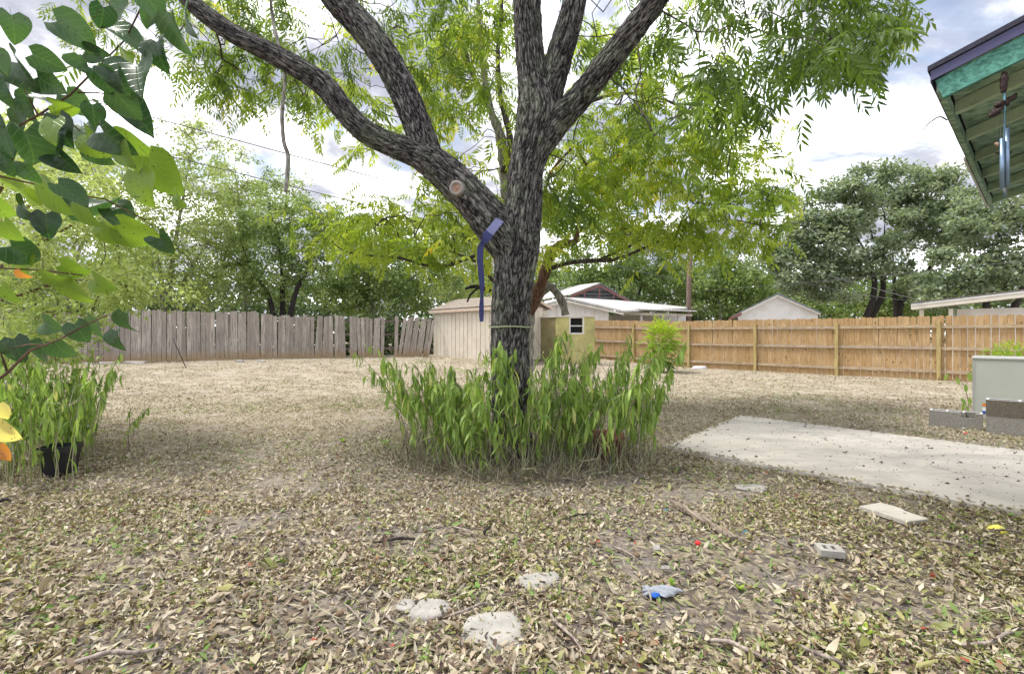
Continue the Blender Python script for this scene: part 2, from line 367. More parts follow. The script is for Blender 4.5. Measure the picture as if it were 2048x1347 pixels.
M['lgreen'] = plain('lit_green_paint', (0.50, 0.62, 0.42), 0.7, 0.3, 5, dirt=(0.16, 0.17, 0.12))  # rafters get a paler green so their sides look lit by the sky
M['flash'] = plain('drip_edge_metal', (0.08, 0.08, 0.17), 0.45, 0.15)
M['roofdark'] = plain('dark_shingle', (0.05, 0.05, 0.075), 0.9, 0.3, 10, 0.4)
M['housewall'] = plain('house_siding', (0.30, 0.42, 0.36), 0.8, 0.15)
M['alu'] = plain('chime_metal', (0.26, 0.36, 0.50), 0.35, 0.25, 30, metal=0.7)
M['chimewood'] = plain('chime_wood', (0.045, 0.025, 0.024), 0.6, 0.5, 60)
M['string'] = plain('chime_string', (0.12, 0.13, 0.13), 0.9, 0.1)
M['cord'] = plain('chime_cord', (0.10, 0.22, 0.30), 0.8, 0.2)
M['ac'] = plain('ac_cabinet', (0.46, 0.48, 0.43), 0.45, 0.06, 3, spec=0.4)
M['aclid'] = plain('ac_trim', (0.40, 0.41, 0.38), 0.4, 0.1)
M['orange'] = plain('orange_sticker', (0.75, 0.25, 0.04), 0.5, 0.05)
M['blue'] = plain('blue_sticker', (0.04, 0.10, 0.42), 0.5, 0.05)
M['stwhite'] = plain('white_sticker', (0.8, 0.8, 0.82), 0.5, 0.05)
M['block'] = plain('concrete_block', (0.37, 0.35, 0.32), 0.95, 0.45, 60, 0.7, dirt=(0.22, 0.20, 0.17))
M['blockdark'] = plain('stained_block', (0.22, 0.19, 0.15), 0.95, 0.5, 50, 0.7, dirt=(0.10, 0.09, 0.065))
M['blocktop'] = plain('block_face', (0.62, 0.60, 0.60), 0.9, 0.2, 30, 0.5)
M['stone'] = plain('limestone', (0.44, 0.42, 0.385), 0.95, 0.4, 9, 0.8, dirt=(0.38, 0.34, 0.29), bscale=25)
M['navy'] = plain('blue_webbing', (0.045, 0.052, 0.17), 0.6, 0.25, 20, 0.4, bscale=200)
M['webpale'] = plain('pale_webbing', (0.22, 0.23, 0.42), 0.6, 0.2, 20, 0.4, bscale=200)  # paler tone for the strap's upper band
M['rope'] = plain('green_rope', (0.36, 0.40, 0.24), 0.8, 0.3, 40)
M['cutwood'] = plain('cut_wood', (0.45, 0.30, 0.22), 0.9, 0.5, 30)
M['scar'] = plain('callus_bark', (0.36, 0.33, 0.31), 0.9, 0.3, 20)
M['terra'] = plain('terracotta', (0.38, 0.16, 0.12), 0.8, 0.35, 8)
M['blackpot'] = plain('black_plastic', (0.014, 0.015, 0.02), 0.4, 0.3, 8, spec=0.5)
M['soil'] = plain('potting_soil', (0.05, 0.035, 0.025), 1.0, 0.5, 30)
M['nut'] = plain('pecan_nut', (0.22, 0.15, 0.09), 0.7, 0.4, 30)
M['stick'] = barkmat('dead_stick', (0.13, 0.10, 0.09), (0.42, 0.36, 0.31))
M['board'] = woodmat('grey_board', (0.12, 0.09, 0.07), (0.34, 0.28, 0.22), (0.34, 0.28, 0.22), grain=(30, 2, 30))
M['yellow'] = plain('yellow_rubber', (0.80, 0.72, 0.12), 0.4, 0.1)
M['red'] = plain('red_plastic', (0.70, 0.03, 0.03), 0.4, 0.1)
M['cloth'] = plain('grey_glove', (0.34, 0.36, 0.40), 0.9, 0.3, 20, 0.4)
M['clothblue'] = plain('blue_rubber', (0.02, 0.12, 0.50), 0.5, 0.2, 20)
M['cyan'] = plain('cyan_plastic', (0.05, 0.35, 0.45), 0.4, 0.1)
M['iron'] = plain('black_rod', (0.02, 0.02, 0.03), 0.5, 0.1)
M['berry'] = plain('dark_berries', (0.16, 0.035, 0.045), 0.6, 0.4, 40)
# patio concrete
m, nt, b = mat_new('patio_concrete'); geo = N(nt, 'ShaderNodeNewGeometry'); pos = geo.outputs['Position']
n1 = noise(nt, pos, 1.6, 6, 0.65); n2 = noise(nt, pos, 40, 5, 0.7)
col = ramp(nt, n1, [(0.30, (0.45, 0.415, 0.365)), (0.5, (0.56, 0.515, 0.45)), (0.7, (0.62, 0.575, 0.51))])
col = mixc(nt, 0.5, col, ramp(nt, n2, [(0.3, 0.82), (0.7, 1.0)]), 'MULTIPLY')
col = mixc(nt, ramp(nt, noise(nt, mapping(nt, pos, scale=(1, 2.4, 1), rot=(0, 0, .78)), 1.1, 7, 0.72, 0.8), [(0.46, 0.0), (0.68, 0.85)]), col, (0.36, 0.335, 0.30))
vo = N(nt, 'ShaderNodeTexVoronoi'); vo.feature = 'DISTANCE_TO_EDGE'; vo.inputs['Scale'].default_value = 0.55
dd = N(nt, 'ShaderNodeVectorMath', operation='ADD'); nt.links.new(pos, dd.inputs[0])
nz = N(nt, 'ShaderNodeTexNoise'); nz.inputs['Scale'].default_value = 3; nt.links.new(pos, nz.inputs['Vector'])
sc_ = N(nt, 'ShaderNodeVectorMath', operation='SCALE'); sc_.inputs['Scale'].default_value = 0.25; nt.links.new(nz.outputs[1], sc_.inputs[0])
nt.links.new(sc_.outputs[0], dd.inputs[1]); nt.links.new(dd.outputs[0], vo.inputs['Vector'])
crack = math_(nt, 'MULTIPLY', ramp(nt, vo.outputs['Distance'], [(0.0, 1.0), (0.004, 0.0)]), ramp(nt, noise(nt, pos, 1.3, 2), [(0.50, 0.0), (0.56, 0.8)]))
col = mixc(nt, crack, col, (0.16, 0.14, 0.12))
nt.links.new(col, b.inputs['Base Color']); b.inputs['Roughness'].default_value = 0.9; bump(nt, b, n2, 0.3, 0.004); M['patio'] = m

# ---------------------------------------------------------------- ground sheet
def axis(lo, hi, near_lo, near_hi, d):
    a = list(np.arange(near_lo, near_hi, d)); s = d; p = near_lo
    left = []
    while p > lo: s *= 1.22; p -= s; left.append(p)
    s = d; p = near_hi; right = [near_hi]
    while p < hi: s *= 1.22; p += s; right.append(p)
    return np.array(sorted(left) + a + right)
gx = axis(-900, 900, -6, 7, 0.085); gy = axis(-300, 1200, 0.8, 9, 0.085)
XX, YY = np.meshgrid(gx, gy); ZZ = g(XX, YY)
nx, ny = len(gx), len(gy)
I = (np.arange(ny - 1)[:, None] * nx + np.arange(nx - 1)[None, :]).ravel()
ground_me = mesh_np('ground', np.stack([XX, YY, ZZ], -1), np.stack([I, I + 1, I + nx + 1, I + nx], 1), M['ground'], smooth=True)
obj('ground', ground_me, kind='structure')

# ---------------------------------------------------------------- patio slab
S0 = Vector((1.70, 5.46, 0)); S1 = Vector((3.58, 7.59, 0)); S2 = S1 + Vector((0.656, -0.755, 0)) * 3.1; S3 = S0 + Vector((0.69, -0.724, 0)) * 3.05
def edge_pts(a, b, n):
    out = []
    for i in range(n):
        t = i / n; p = a.lerp(b, t); d = (b - a).normalized(); q = Vector((-d.y, d.x, 0))
        out.append(p + q * (0.012 * math.sin(i * 1.9) + random.uniform(-0.008, 0.008)))
    return out
ring = edge_pts(S0, S1, 26) + edge_pts(S1, S2, 26) + edge_pts(S2, S3, 10) + edge_pts(S3, S0, 26)
mb = MB(); mb.prism([Vector((p.x, p.y, -0.05)) for p in ring], (0, 0, 0.095))
obj('patio', mb.mesh('patio', M['patio']), kind='structure')
def on_patio(x, y, pad=0.0):
    q = [S0, S1, S2, S3]; ok = np.ones(np.shape(x), bool)
    for i in range(4):
        a, c = q[i], q[(i + 1) % 4]; d = (c - a).normalized()
        ok &= ((x - a.x) * d.y - (y - a.y) * d.x) > -pad
    return ok

# ---------------------------------------------------------------- leaf batches
def leaf_tpl(kind):
    if kind == 'litter':   # x across, y along, z up
        V = [(0, 0, 0), (-.38, .3, .1), (0, .3, 0), (.38, .3, .1), (-.36, .66, .12), (0, .66, 0), (.36, .66, .12), (0, 1, 0)]
        T = [(0, 2, 1), (0, 3, 2), (1, 2, 4), (2, 5, 4), (2, 3, 5), (3, 6, 5), (4, 5, 7), (5, 6, 7)]
    elif kind == 'diamond':
        V = [(0, 0, 0), (-.5, .45, .12), (.5, .45, .12), (0, 1, 0)]; T = [(0, 3, 1), (0, 2, 3)]
    elif kind == 'lance':
        V = [(0, 0, 0), (-.4, .2, .08), (0, .2, 0), (.4, .2, .08), (-.5, .5, .1), (0, .5, 0), (.5, .5, .1), (-.3, .8, .06), (0, .8, 0), (.3, .8, .06), (0, 1, 0)]
        T = [(0, 2, 1), (0, 3, 2), (1, 2, 4), (2, 5, 4), (2, 3, 5), (3, 6, 5), (4, 5, 7), (5, 8, 7), (5, 6, 8), (6, 9, 8), (7, 8, 10), (8, 9, 10)]
    elif kind == 'leaflet':
        V = [(0, 0, 0), (-.5, .42, .12), (0, .5, 0), (.5, .42, .12), (0, 1, 0)]; T = [(0, 2, 1), (0, 3, 2), (1, 2, 4), (2, 3, 4)]
    return np.array(V, float), np.array(T, int)
def frames(D, U):
    D = unit(D); S = unit(np.cross(D, U)); Z = np.cross(S, D); return S, D, Z
def batch(tpl, O, D, U, L, Wd, bend=0.0, fold=1.0, rnd=None, twist=0.0):
    V, T = tpl; n = len(O); S, D, Z = frames(D, U)
    L = np.broadcast_to(L, (n,)); Wd = np.broadcast_to(Wd, (n,)); bend = np.broadcast_to(bend, (n,)); fold = np.broadcast_to(fold, (n,)); twist = np.broadcast_to(twist, (n,))
    x = V[None, :, 0] * Wd[:, None]; y = V[None, :, 1] * L[:, None]
    z = V[None, :, 2] * Wd[:, None] * 2 * fold[:, None]
    tw = twist[:, None] * V[None, :, 1]; x, z = x * np.cos(tw) - z * np.sin(tw), x * np.sin(tw) + z * np.cos(tw)
    th = bend[:, None] * V[None, :, 1]                       # arc bend along the length
    k = np.where(np.abs(th) < 1e-4, 1, np.sin(th) / np.where(np.abs(th) < 1e-4, 1, th)); k2 = np.where(np.abs(th) < 1e-4, 0, (1 - np.cos(th)) / np.where(np.abs(th) < 1e-4, 1, th))
    y2 = y * k - z * np.sin(th); z2 = -y * k2 + z * np.cos(th)
    Wv = O[:, None, :] + x[..., None] * S[:, None, :] + y2[..., None] * D[:, None, :] + z2[..., None] * Z[:, None, :]
    TT = T[None] + (np.arange(n) * len(V))[:, None, None]
    r = rng.random(n) if rnd is None else rnd
    return Wv.reshape(-1, 3), TT.reshape(-1, 3), np.repeat(r, len(V))
def join(parts):
    V, T, R = [], [], []; b = 0
    for v, t, r in parts:
        V.append(v); T.append(t + b); R.append(r); b += len(v)
    return np.concatenate(V), np.concatenate(T), np.concatenate(R)
TL, TD, TN = leaf_tpl('litter'), leaf_tpl('diamond'), leaf_tpl('lance')

# ---------------------------------------------------------------- leaf litter and dry grass (nobody could count them)
def scatter(n, y0, y1, power, half=1.16):
    """density falls off with distance"""
    u = rng.random(n)
    if abs(power - 1) < 1e-6: y = y0 * (y1 / y0) ** u
    else: y = (y0 ** (1 - power) + u * (y1 ** (1 - power) - y0 ** (1 - power))) ** (1 / (1 - power))
    x = (rng.random(n) * 2 - 1) * (half * y + 0.3); return x, y
BARE = [G(700, 1235), G(1440, 1215), G(500, 1045), G(1420, 985), G(1340, 1110), G(1850, 1210), G(560, 985), G(1500, 1140), G(850, 1080)]
def litter(n, y0, y1, pw, lmin, lmax):
    x, y = scatter(n, y0, y1, pw)
    dens = vnoise(x * 1.4, y * 1.4, 0, 11) * 0.6 + vnoise(x * 4.5, y * 4.5, 0, 12) * 0.4
    keep = rng.random(n) < 0.24 + 2.3 * np.clip(dens - 0.30, 0, 1)
    for i, q in enumerate(BARE):
        d = np.hypot((x - q.x) / 0.42, (y - q.y) / 0.24); keep &= (rng.random(n) < 0.06 + sstep(0.6, 1.35, d))
    keep &= ~on_patio(x, y, 0.0)
    x, y = x[keep], y[keep]; n = len(x)
    O = np.stack([x, y, g(x, y) + rng.random(n) * 0.026 + 0.003], 1)
    a = rng.random(n) * 6.283; D = np.stack([np.cos(a), np.sin(a), rng.normal(0, 0.30, n)], 1)
    U = np.stack([rng.normal(0, 0.45, n), rng.normal(0, 0.45, n), np.ones(n)], 1)
    L = lmin + (lmax - lmin) * rng.random(n) ** 1.3; Wd = L * (0.30 + 0.40 * rng.random(n))
    r = rng.random(n)
    # to the left it lies paler and drier, to the right (below the crown) more olive
    side = np.clip((x + 0.5) / 3.0, 0, 1) * (y < 6)
    sw = (rng.random(n) < 0.42 * side) & (r < 0.40); r[sw] = 0.44 + rng.random(sw.sum()) * 0.2
    r = np.where((L > .055) & (r > .9), r * .5, r)
    pale = (y > 4.2) & (rng.random(n) < 0.75 * np.clip((y - 4.2) / 3, 0, 1)); r[pale] = np.where(rng.random(pale.sum()) < .35, .85, rng.random(pale.sum()) * .43)  # litter in the middle yard coloured paler to offset the crown's shade
    U *= np.where(rng.random(n) < 0.35, -1, 1)[:, None]
    return batch(TL, O, D, U, L, Wd, bend=rng.normal(0.2, 0.9, n), fold=rng.random(n) * 2.6, rnd=r, twist=rng.normal(0, 0.8, n))
V, T, R = join([litter(100000, 1.15, 3.9, 1.25, 0.010, 0.050), litter(84000, 3.2, 9.0, 1.05, 0.012, 0.042), litter(1100, 1.2, 2.9, 1.3, 0.06, 0.10)])
obj('leaf_litter', mesh_np('leaf_litter', V, T, M['litter'], R), kind='stuff', label='curled tan and olive fallen leaves covering the near ground', cat='leaf litter')
def grass(n, y0, y1, pw, lmin, lmax):
    x, y = scatter(n, y0, y1, pw)
    s = -0.436 * (x + 13.3) + 0.9 * (y - 16.6)         # distance behind the old fence
    s2 = 0.707 * (x - 12.5) + 0.707 * (y - 13.3)
    dens = vnoise(x * 0.9, y * 0.9, 0, 21) * 0.6 + vnoise(x * 3, y * 3, 0, 22) * 0.4
    keep = (~on_patio(x, y, 0.0)) & (s < -0.05) & (s2 < -0.03) & (rng.random(n) < 0.25 + 1.6 * np.clip(dens - 0.3, 0, 1))
    x, y = x[keep], y[keep]; n = len(x); O = np.stack([x, y, g(x, y) + 0.002], 1)
    a = rng.random(n) * 6.283; D = np.stack([np.cos(a), np.sin(a), 0.05 + rng.random(n) * 0.7], 1)
    U = np.stack([rng.normal(0, 0.5, n), rng.normal(0, 0.5, n), np.ones(n)], 1)
    L = (lmin + (lmax - lmin) * rng.random(n)) * (1 + (y - 5) * 0.03)
    gr = vnoise(x * 0.7, y * 0.7, 0, 23); r = rng.random(n)
    hit = (gr > 0.58) & (rng.random(n) < 0.4); r[hit] = 0.9 + rng.random(hit.sum()) * 0.1
    return batch(TD, O, D, U, L, L * (0.14 + 0.3 * rng.random(n) ** 2), bend=rng.normal(0.3, 0.6, n), fold=rng.random(n), rnd=r)
V, T, R = join([grass(100000, 4.6, 10, 1.0, 0.02, 0.06), grass(90000, 8.0, 24, 1.0, 0.03, 0.075), grass(45000, 1.3, 6, 1.2, 0.03, 0.09)])
obj('dry_grass', mesh_np('dry_grass', V, T, M['straw'], R), kind='stuff', label='short dry straw coloured grass over the yard', cat='grass')

# ---------------------------------------------------------------- tubes with bark
def catmull(pts, step):
    pts = [np.array(p, float) for p in pts]; out = []
    ext = [2 * pts[0] - pts[1]] + pts + [2 * pts[-1] - pts[-2]]
    for i in range(1, len(ext) - 2):
        a, b_, c, d = ext[i - 1:i + 3]; n = max(1, int(np.linalg.norm((c - b_)[:3]) / step))
        for t in np.arange(n) / n:
            out.append(0.5 * ((2 * b_) + (-a + c) * t + (2 * a - 5 * b_ + 4 * c - d) * t * t + (-a + 3 * b_ - 3 * c + d) * t ** 3))
    out.append(ext[-2]); return np.array(out)
def bark_tube(name, pts, nseg=110, step=0.022, amp=0.010, mat=None, flare=False, seed=0):
    """pts: (x,y,z,r) rows"""
    C = catmull(pts, step); c, r = C[:, :3], C[:, 3]; n = len(c)
    t = unit(np.gradient(c, axis=0)); up = np.array([0.2, -1.0, 0.1]); U = []
    for i in range(n):
        up = up - t[i] * up.dot(t[i]); up /= np.linalg.norm(up); U.append(up.copy())
    U = np.array(U); S = np.cross(t, U); s = np.concatenate([[0], np.cumsum(np.linalg.norm(np.diff(c, axis=0), axis=1))])
    th = np.pi + np.arange(nseg) * 2 * np.pi / nseg
    ct, st = np.cos(th)[None, :], np.sin(th)[None, :]; R0 = float(np.mean(r)) + 0 * r[:, None]
    kx = R0 * 46
    x, y, z = ct * kx + seed, st * kx, s[:, None] * 7.0 + 0 * ct
    w = vnoise(ct * R0 * 9, st * R0 * 9, s[:, None] * 7, seed + 1) - 0.5
    v = 0.62 * vnoise(x + w * 2.6, y + w * 2.6, z, seed + 2) + 0.38 * vnoise(x * 2 + 9, y * 2, z * 2.2, seed + 3)
    cr = np.clip(np.abs(v - 0.5) * 5.2, 0, 1)                      # 0 in a fissure, 1 on a ridge
    cr = cr * (0.8 + 0.4 * vnoise(x * 3, y * 3, z * 5, seed + 4))
    lump = (vnoise(ct * 1.3 + 5, st * 1.3, s[:, None] * 2.2, seed + 5) - 0.5) * 0.13
    rr = r[:, None] * (1 + lump) + amp * (cr - 0.7) * np.clip(r[:, None] / 0.12, 0.35, 1.2)
    if flare: rr = rr * (1 + 0.45 * np.exp(-s[:, None] / 0.16) * (0.7 + 0.6 * vnoise(ct * 2.2, st * 2.2, 0, seed + 9)))
    V = c[:, None, :] + rr[..., None] * (ct[..., None] * U[:, None, :] + st[..., None] * S[:, None, :])
    i, j = np.meshgrid(np.arange(n - 1), np.arange(nseg), indexing='ij'); j2 = (j + 1) % nseg
    Q = np.stack([i * nseg + j, i * nseg + j2, (i + 1) * nseg + j2, (i + 1) * nseg + j], -1).reshape(-1, 4)
    uv = np.stack([np.broadcast_to((th * R0[0, 0])[None, :], (n, nseg)), np.broadcast_to(s[:, None], (n, nseg))], -1).reshape(-1, 2) + seed
    return mesh_np(name, V, Q, mat or M['bark'], smooth=True, crev=cr, uv=uv), c, r

def grow(skel, centres, k=4, wob=0.06, sag=0.05, bias=0.0):
    """connect every leafy centre to the nearest wood: returns nodes, parents, number of skeleton nodes"""
    nodes = [np.array(p) for p in skel]; par = [-1] * len(nodes); A = np.array(nodes)
    cs = list(centres); d0 = [np.min(np.linalg.norm(A - c, axis=1)) for c in cs]
    buf = np.zeros((len(skel) + len(cs) * (k + 1) + 5, 3)); buf[:len(A)] = A; cnt = len(A)
    for ci in np.argsort(d0):
        c = cs[ci]; dv = buf[:cnt] - c; d = np.linalg.norm(dv, axis=1) + bias * np.maximum(dv[:, 2], -0.3)
        j = int(np.argmin(d)); a = buf[j].copy(); last = j; L = np.linalg.norm(c - a); kk = max(2, min(k, int(L / 0.12)))
        off = rng.normal(0, wob, 3) * L
        for q in range(1, kk + 1):
            t = q / kk; p = a + (c - a) * t + off * math.sin(math.pi * t) + np.array([0, 0, sag * L * math.sin(math.pi * t)])
            p = p + (rng.normal(0, 0.03, 3) * L if q < kk else 0)
            buf[cnt] = p; par.append(last); last = cnt; cnt += 1
    return buf[:cnt], par, len(skel)
def wood(nodes, par, ns, r0=0.003, pw=0.5, rmax=0.05, sides=5, leafw=1):
    n = len(nodes); w = np.zeros(n)
    has = np.zeros(n, bool)
    for i in range(ns, n): has[par[i]] = True
    for i in range(n - 1, ns - 1, -1):
        if not has[i]: w[i] += leafw
        w[par[i]] += w[i]
    idx = np.arange(ns, n); p = np.array([par[i] for i in idx])
    ra = np.minimum(r0 * np.maximum(w[idx], 1) ** pw, rmax)
    rb = np.where(p >= ns, np.minimum(r0 * np.maximum(w[p], 1) ** pw, rmax), ra * 1.25)
    rb = np.minimum(rb, ra * 1.7)
    a, c = nodes[p], nodes[idx]; t = unit(c - a); ref = np.where(np.abs(t[:, 2:3]) < 0.9, [[0, 0, 1.0]], [[1.0, 0, 0]])
    u = unit(np.cross(t, ref)); v = np.cross(t, u); th = np.arange(sides) * 2 * np.pi / sides
    ringv = np.cos(th)[None, :, None] * u[:, None, :] + np.sin(th)[None, :, None] * v[:, None, :]
    VA = a[:, None] - t[:, None] * ra[:, None, None] * 0.5 + ringv * rb[:, None, None]; VB = c[:, None] + ringv * ra[:, None, None]
    V = np.concatenate([VA, VB], 1).reshape(-1, 3); m = len(idx); k = np.arange(sides); k2 = (k + 1) % sides
    q = np.stack([k, k2, k2 + sides, k + sides], 1)
    Q = (q[None] + (np.arange(m) * 2 * sides)[:, None, None]).reshape(-1, 4)
    return V, Q
def poly_centres(poly, n, y0, y1, rise=None):
    """points in a volume whose outline, seen from the yard's near end, is poly; each gets its own depth"""
    P2 = np.array(poly, float); lo, hi = P2.min(0), P2.max(0); out = []
    while len(out) < n:
        p = lo + rng.random(2) * (hi - lo); inside = False; j = len(P2) - 1
        for i in range(len(P2)):
            if (P2[i, 1] > p[1]) != (P2[j, 1] > p[1]) and p[0] < (P2[j, 0] - P2[i, 0]) * (p[1] - P2[i, 1]) / (P2[j, 1] - P2[i, 1]) + P2[i, 0]: inside = not inside
            j = i
        if inside: out.append(np.array(P(p[0], p[1], y0 + (y1 - y0) * rng.random())))
    return np.array(out)

def frond_tpl(pairs=5, L=0.30, ll=0.10, lw=0.026, droop=0.5, seed=0):
    r = np.random.default_rng(seed); O, D, U, LL = [], [], [], []
    for i in range(pairs):
        t = 0.22 + 0.72 * i / (pairs - 1); arch = -droop * (t ** 2) * L * 0.6
        for s in (-1, 1):
            O.append((0, t * L + r.normal(0, .004), arch)); a = math.radians(58 - 14 * t) + r.normal(0, .12)
            D.append((s * math.sin(a), math.cos(a), -0.35 - 0.5 * r.random())); U.append((r.normal(0, .25), r.normal(0, .2), 1)); LL.append(ll * (0.75 + 0.5 * math.sin(math.pi * (0.25 + t * 0.6))))
    O.append((0, L, -droop * L * 0.6)); D.append((0, 1, -0.6)); U.append((0.1, 0.3, 1)); LL.append(ll)
    O, D, U, LL = map(lambda q: np.array(q, float), (O, D, U, LL)); n = len(O)
    V, T, R = batch(TN if seed < 50 else (leaf_tpl('leaflet') if seed < 100 else TD), O, D, U, LL, lw * (0.85 + 0.3 * r.random(n)), bend=r.normal(0.45, 0.25, n), fold=0.6 + r.random(n), rnd=r.random(n))
    # rachis as a thin three sided rod
    ts = np.linspace(0, 1, 5); pts = np.stack([0 * ts, ts * L, -droop * ts ** 2 * L * 0.6], 1); b = len(V); rv = []
    for p in pts:
        for k in range(3): rv.append(p + 0.0016 * np.array([math.cos(k * 2.094), 0, math.sin(k * 2.094)]))
    rt = []
    for i in range(4):
        for k in range(3):
            k2 = (k + 1) % 3; rt += [(b + i * 3 + k, b + i * 3 + k2, b + i * 3 + 3 + k2), (b + i * 3 + k, b + i * 3 + 3 + k2, b + i * 3 + 3 + k)]
    return np.concatenate([V, rv]), np.concatenate([T, rt]), np.concatenate([R, np.full(len(rv), 0.4)])
def place_fronds(tpls, O, D, U, sc, rb, jitter=0.25):
    parts = []; which = rng.integers(0, len(tpls), len(O)); S, Dn, Z = frames(D, U)
    for k, (V, T, R) in enumerate(tpls):
        i = np.where(which == k)[0]
        if not len(i): continue
        Wv = O[i, None] + sc[i, None, None] * (V[None, :, 0, None] * S[i, None] + V[None, :, 1, None] * Dn[i, None] + V[None, :, 2, None] * Z[i, None])
        TT = T[None] + (np.arange(len(i)) * len(V))[:, None, None]
        RR = np.clip(rb[i, None] + (R[None] - 0.5) * jitter, 0, 1)
        parts.append((Wv.reshape(-1, 3), TT.reshape(-1, 3), RR.ravel()))
    return join(parts)
def frond_sites(nodes, par, ns, per, spread, down=0.35):
    n = len(nodes); has = np.zeros(n, bool)
    for i in range(ns, n): has[par[i]] = True
    tips = np.array([i for i in range(ns, n) if not has[i]]); pt = np.array([par[i] for i in tips])
    O, D = [], []
    for i, p in zip(tips, pt):
        ax = nodes[i] - nodes[p]; ax = ax / (np.linalg.norm(ax) + 1e-6)
        for q in range(per):
            base = nodes[p] + (nodes[i] - nodes[p]) * rng.random() if q % 2 else nodes[i] + rng.normal(0, spread, 3) * [1, 1, .7]
            d = ax * 0.6 + rng.normal(0, 0.8, 3); d[2] = d[2] * 0.5 - down
            O.append(base); D.append(d)
    O, D = np.array(O), np.array(D); U = np.stack([rng.normal(0, .45, len(O)), rng.normal(0, .45, len(O)), np.ones(len(O))], 1)
    return O, D, U

# ---------------------------------------------------------------- the big pecan tree
def PR(px, py, Y, wpx): p = P(px, py, Y); return (p.x, p.y, p.z, wpx / 2 / F * Y)
tree = empty('pecan_tree', G(1026, 925), 'large pecan tree with deeply furrowed bark and forked trunk standing in the weed clump', 'tree')
base = G(1026, 925); skel = []
def limb(name, pts, **kw):
    me, c, r = bark_tube(name, pts, **kw); o = obj(name, me, tree); skel.append((c, r)); return o
YT = base.y
limb('trunk', [(base.x, YT, base.z - 0.12, 0.235), PR(1024, 860, YT, 76), PR(1022, 780, YT, 76), PR(1020, 690, YT, 78), PR(1023, 620, YT, 78), PR(1029, 550, YT, 82), PR(1034, 490, YT, 92),
      PR(1046, 420, YT, 74), PR(1054, 340, YT, 70), PR(1070, 275, YT, 80), PR(1077, 225, YT, 86), PR(1068, 165, YT, 64), PR(1058, 90, YT, 58), PR(1053, 0, YT, 56), PR(1046, -160, YT, 52), PR(1060, -420, YT, 38), PR(1040, -700, YT, 20)], nseg=132, flare=True, seed=1)
limb('limb', [PR(1078, 235, YT, 50), PR(1100, 180, YT, 56), PR(1122, 100, YT - .05, 52), PR(1145, 20, YT - .1, 46), PR(1165, -80, YT - .1, 42), PR(1200, -300, YT, 32), PR(1190, -560, YT, 16)], seed=20)
limb('limb', [PR(1075, 300, YT, 50), PR(1110, 250, YT - .05, 56), PR(1160, 195, YT - .15, 52), PR(1215, 125, YT - .3, 50), PR(1265, 60, YT - .4, 48), PR(1315, -5, YT - .5, 44), PR(1390, -110, YT - .6, 36), PR(1520, -260, YT - .7, 24), PR(1640, -380, YT - .7, 12)], seed=40)
limb('limb', [PR(1040, 525, YT, 60), PR(1008, 478, YT - .04, 80), PR(968, 425, YT - .08, 78), PR(925, 378, YT - .1, 74), PR(878, 335, YT - .12, 68), PR(835, 308, YT - .12, 56), PR(780, 288, YT - .1, 48), PR(730, 262, YT - .1, 45), PR(690, 222, YT - .1, 44), PR(650, 172, YT - .1, 44),
      PR(600, 138, YT - .1, 42), PR(540, 105, YT - .1, 40), PR(470, 70, YT - .1, 36), PR(410, 28, YT - .1, 34), PR(370, -8, YT - .1, 30), PR(300, -90, YT, 24), PR(220, -150, YT, 12)], seed=60)
limb('limb', [PR(872, 345, YT - .08, 50), PR(852, 300, YT - .08, 58), PR(826, 228, YT - .06, 56), PR(796, 160, YT, 56), PR(758, 95, YT, 56), PR(712, 40, YT, 54), PR(668, -5, YT, 52), PR(600, -110, YT + .1, 42), PR(560, -300, YT + .2, 26), PR(500, -500, YT + .2, 12)], seed=80)
SK = np.concatenate([c[::8] for c, r in skel])
SK = SK[SK[:, 2] > 2.9]
cent = np.concatenate([
    poly_centres([(1120, -260), (1110, 60), (1200, 235), (1330, 285), (1480, 215), (1600, 165), (1700, 130), (1790, 70), (1825, 20), (1620, -260)], 205, 3.3, 6.3),
    poly_centres([(380, -260), (400, 0), (420, 150), (560, 175), (660, 240), (740, 250), (860, 200), (1010, 180), (1030, -260)], 150, 5.2, 7.8),
    poly_centres([(1590, -40), (1600, 150), (1690, 130), (1760, 110), (1830, 40), (1800, -40)], 44, 3.4, 5.0),
    poly_centres([(380, 60), (390, 150), (440, 215), (560, 190), (640, 235), (560, 100)], 34, 5.2, 6.8),
    poly_centres([(60, -240), (110, -20), (160, 90), (260, 150), (390, 90), (400, -240)], 46, 5.2, 7.8),
    poly_centres([(1080, 330), (1100, 440), (1160, 420), (1150, 340)], 8, 5.2, 6.0),
    poly_centres([(300, -900), (300, -260), (1750, -260), (1600, -900)], 26, 3.8, 8.0)])
nodes, par, ns = grow(SK, cent, k=6, wob=0.10, sag=0.04)
V, Q = wood(nodes, par, ns, r0=0.0032, pw=0.52, rmax=0.04)
obj('branches', mesh_np('branches', V, Q, M['twig'], smooth=True), tree, kind='stuff')
PT = [frond_tpl(5, 0.30, 0.105, 0.027, 0.6, s) for s in range(5)]
PTf = [frond_tpl(5, 0.30, 0.105, 0.027, 0.6, 50 + s) for s in range(5)]
O, D, U = frond_sites(nodes, par, ns, 14, 0.20, down=0.55)
pxx = O[:, 0] / O[:, 1] * F + CX; pzz = HY - (O[:, 2] - H) / O[:, 1] * F
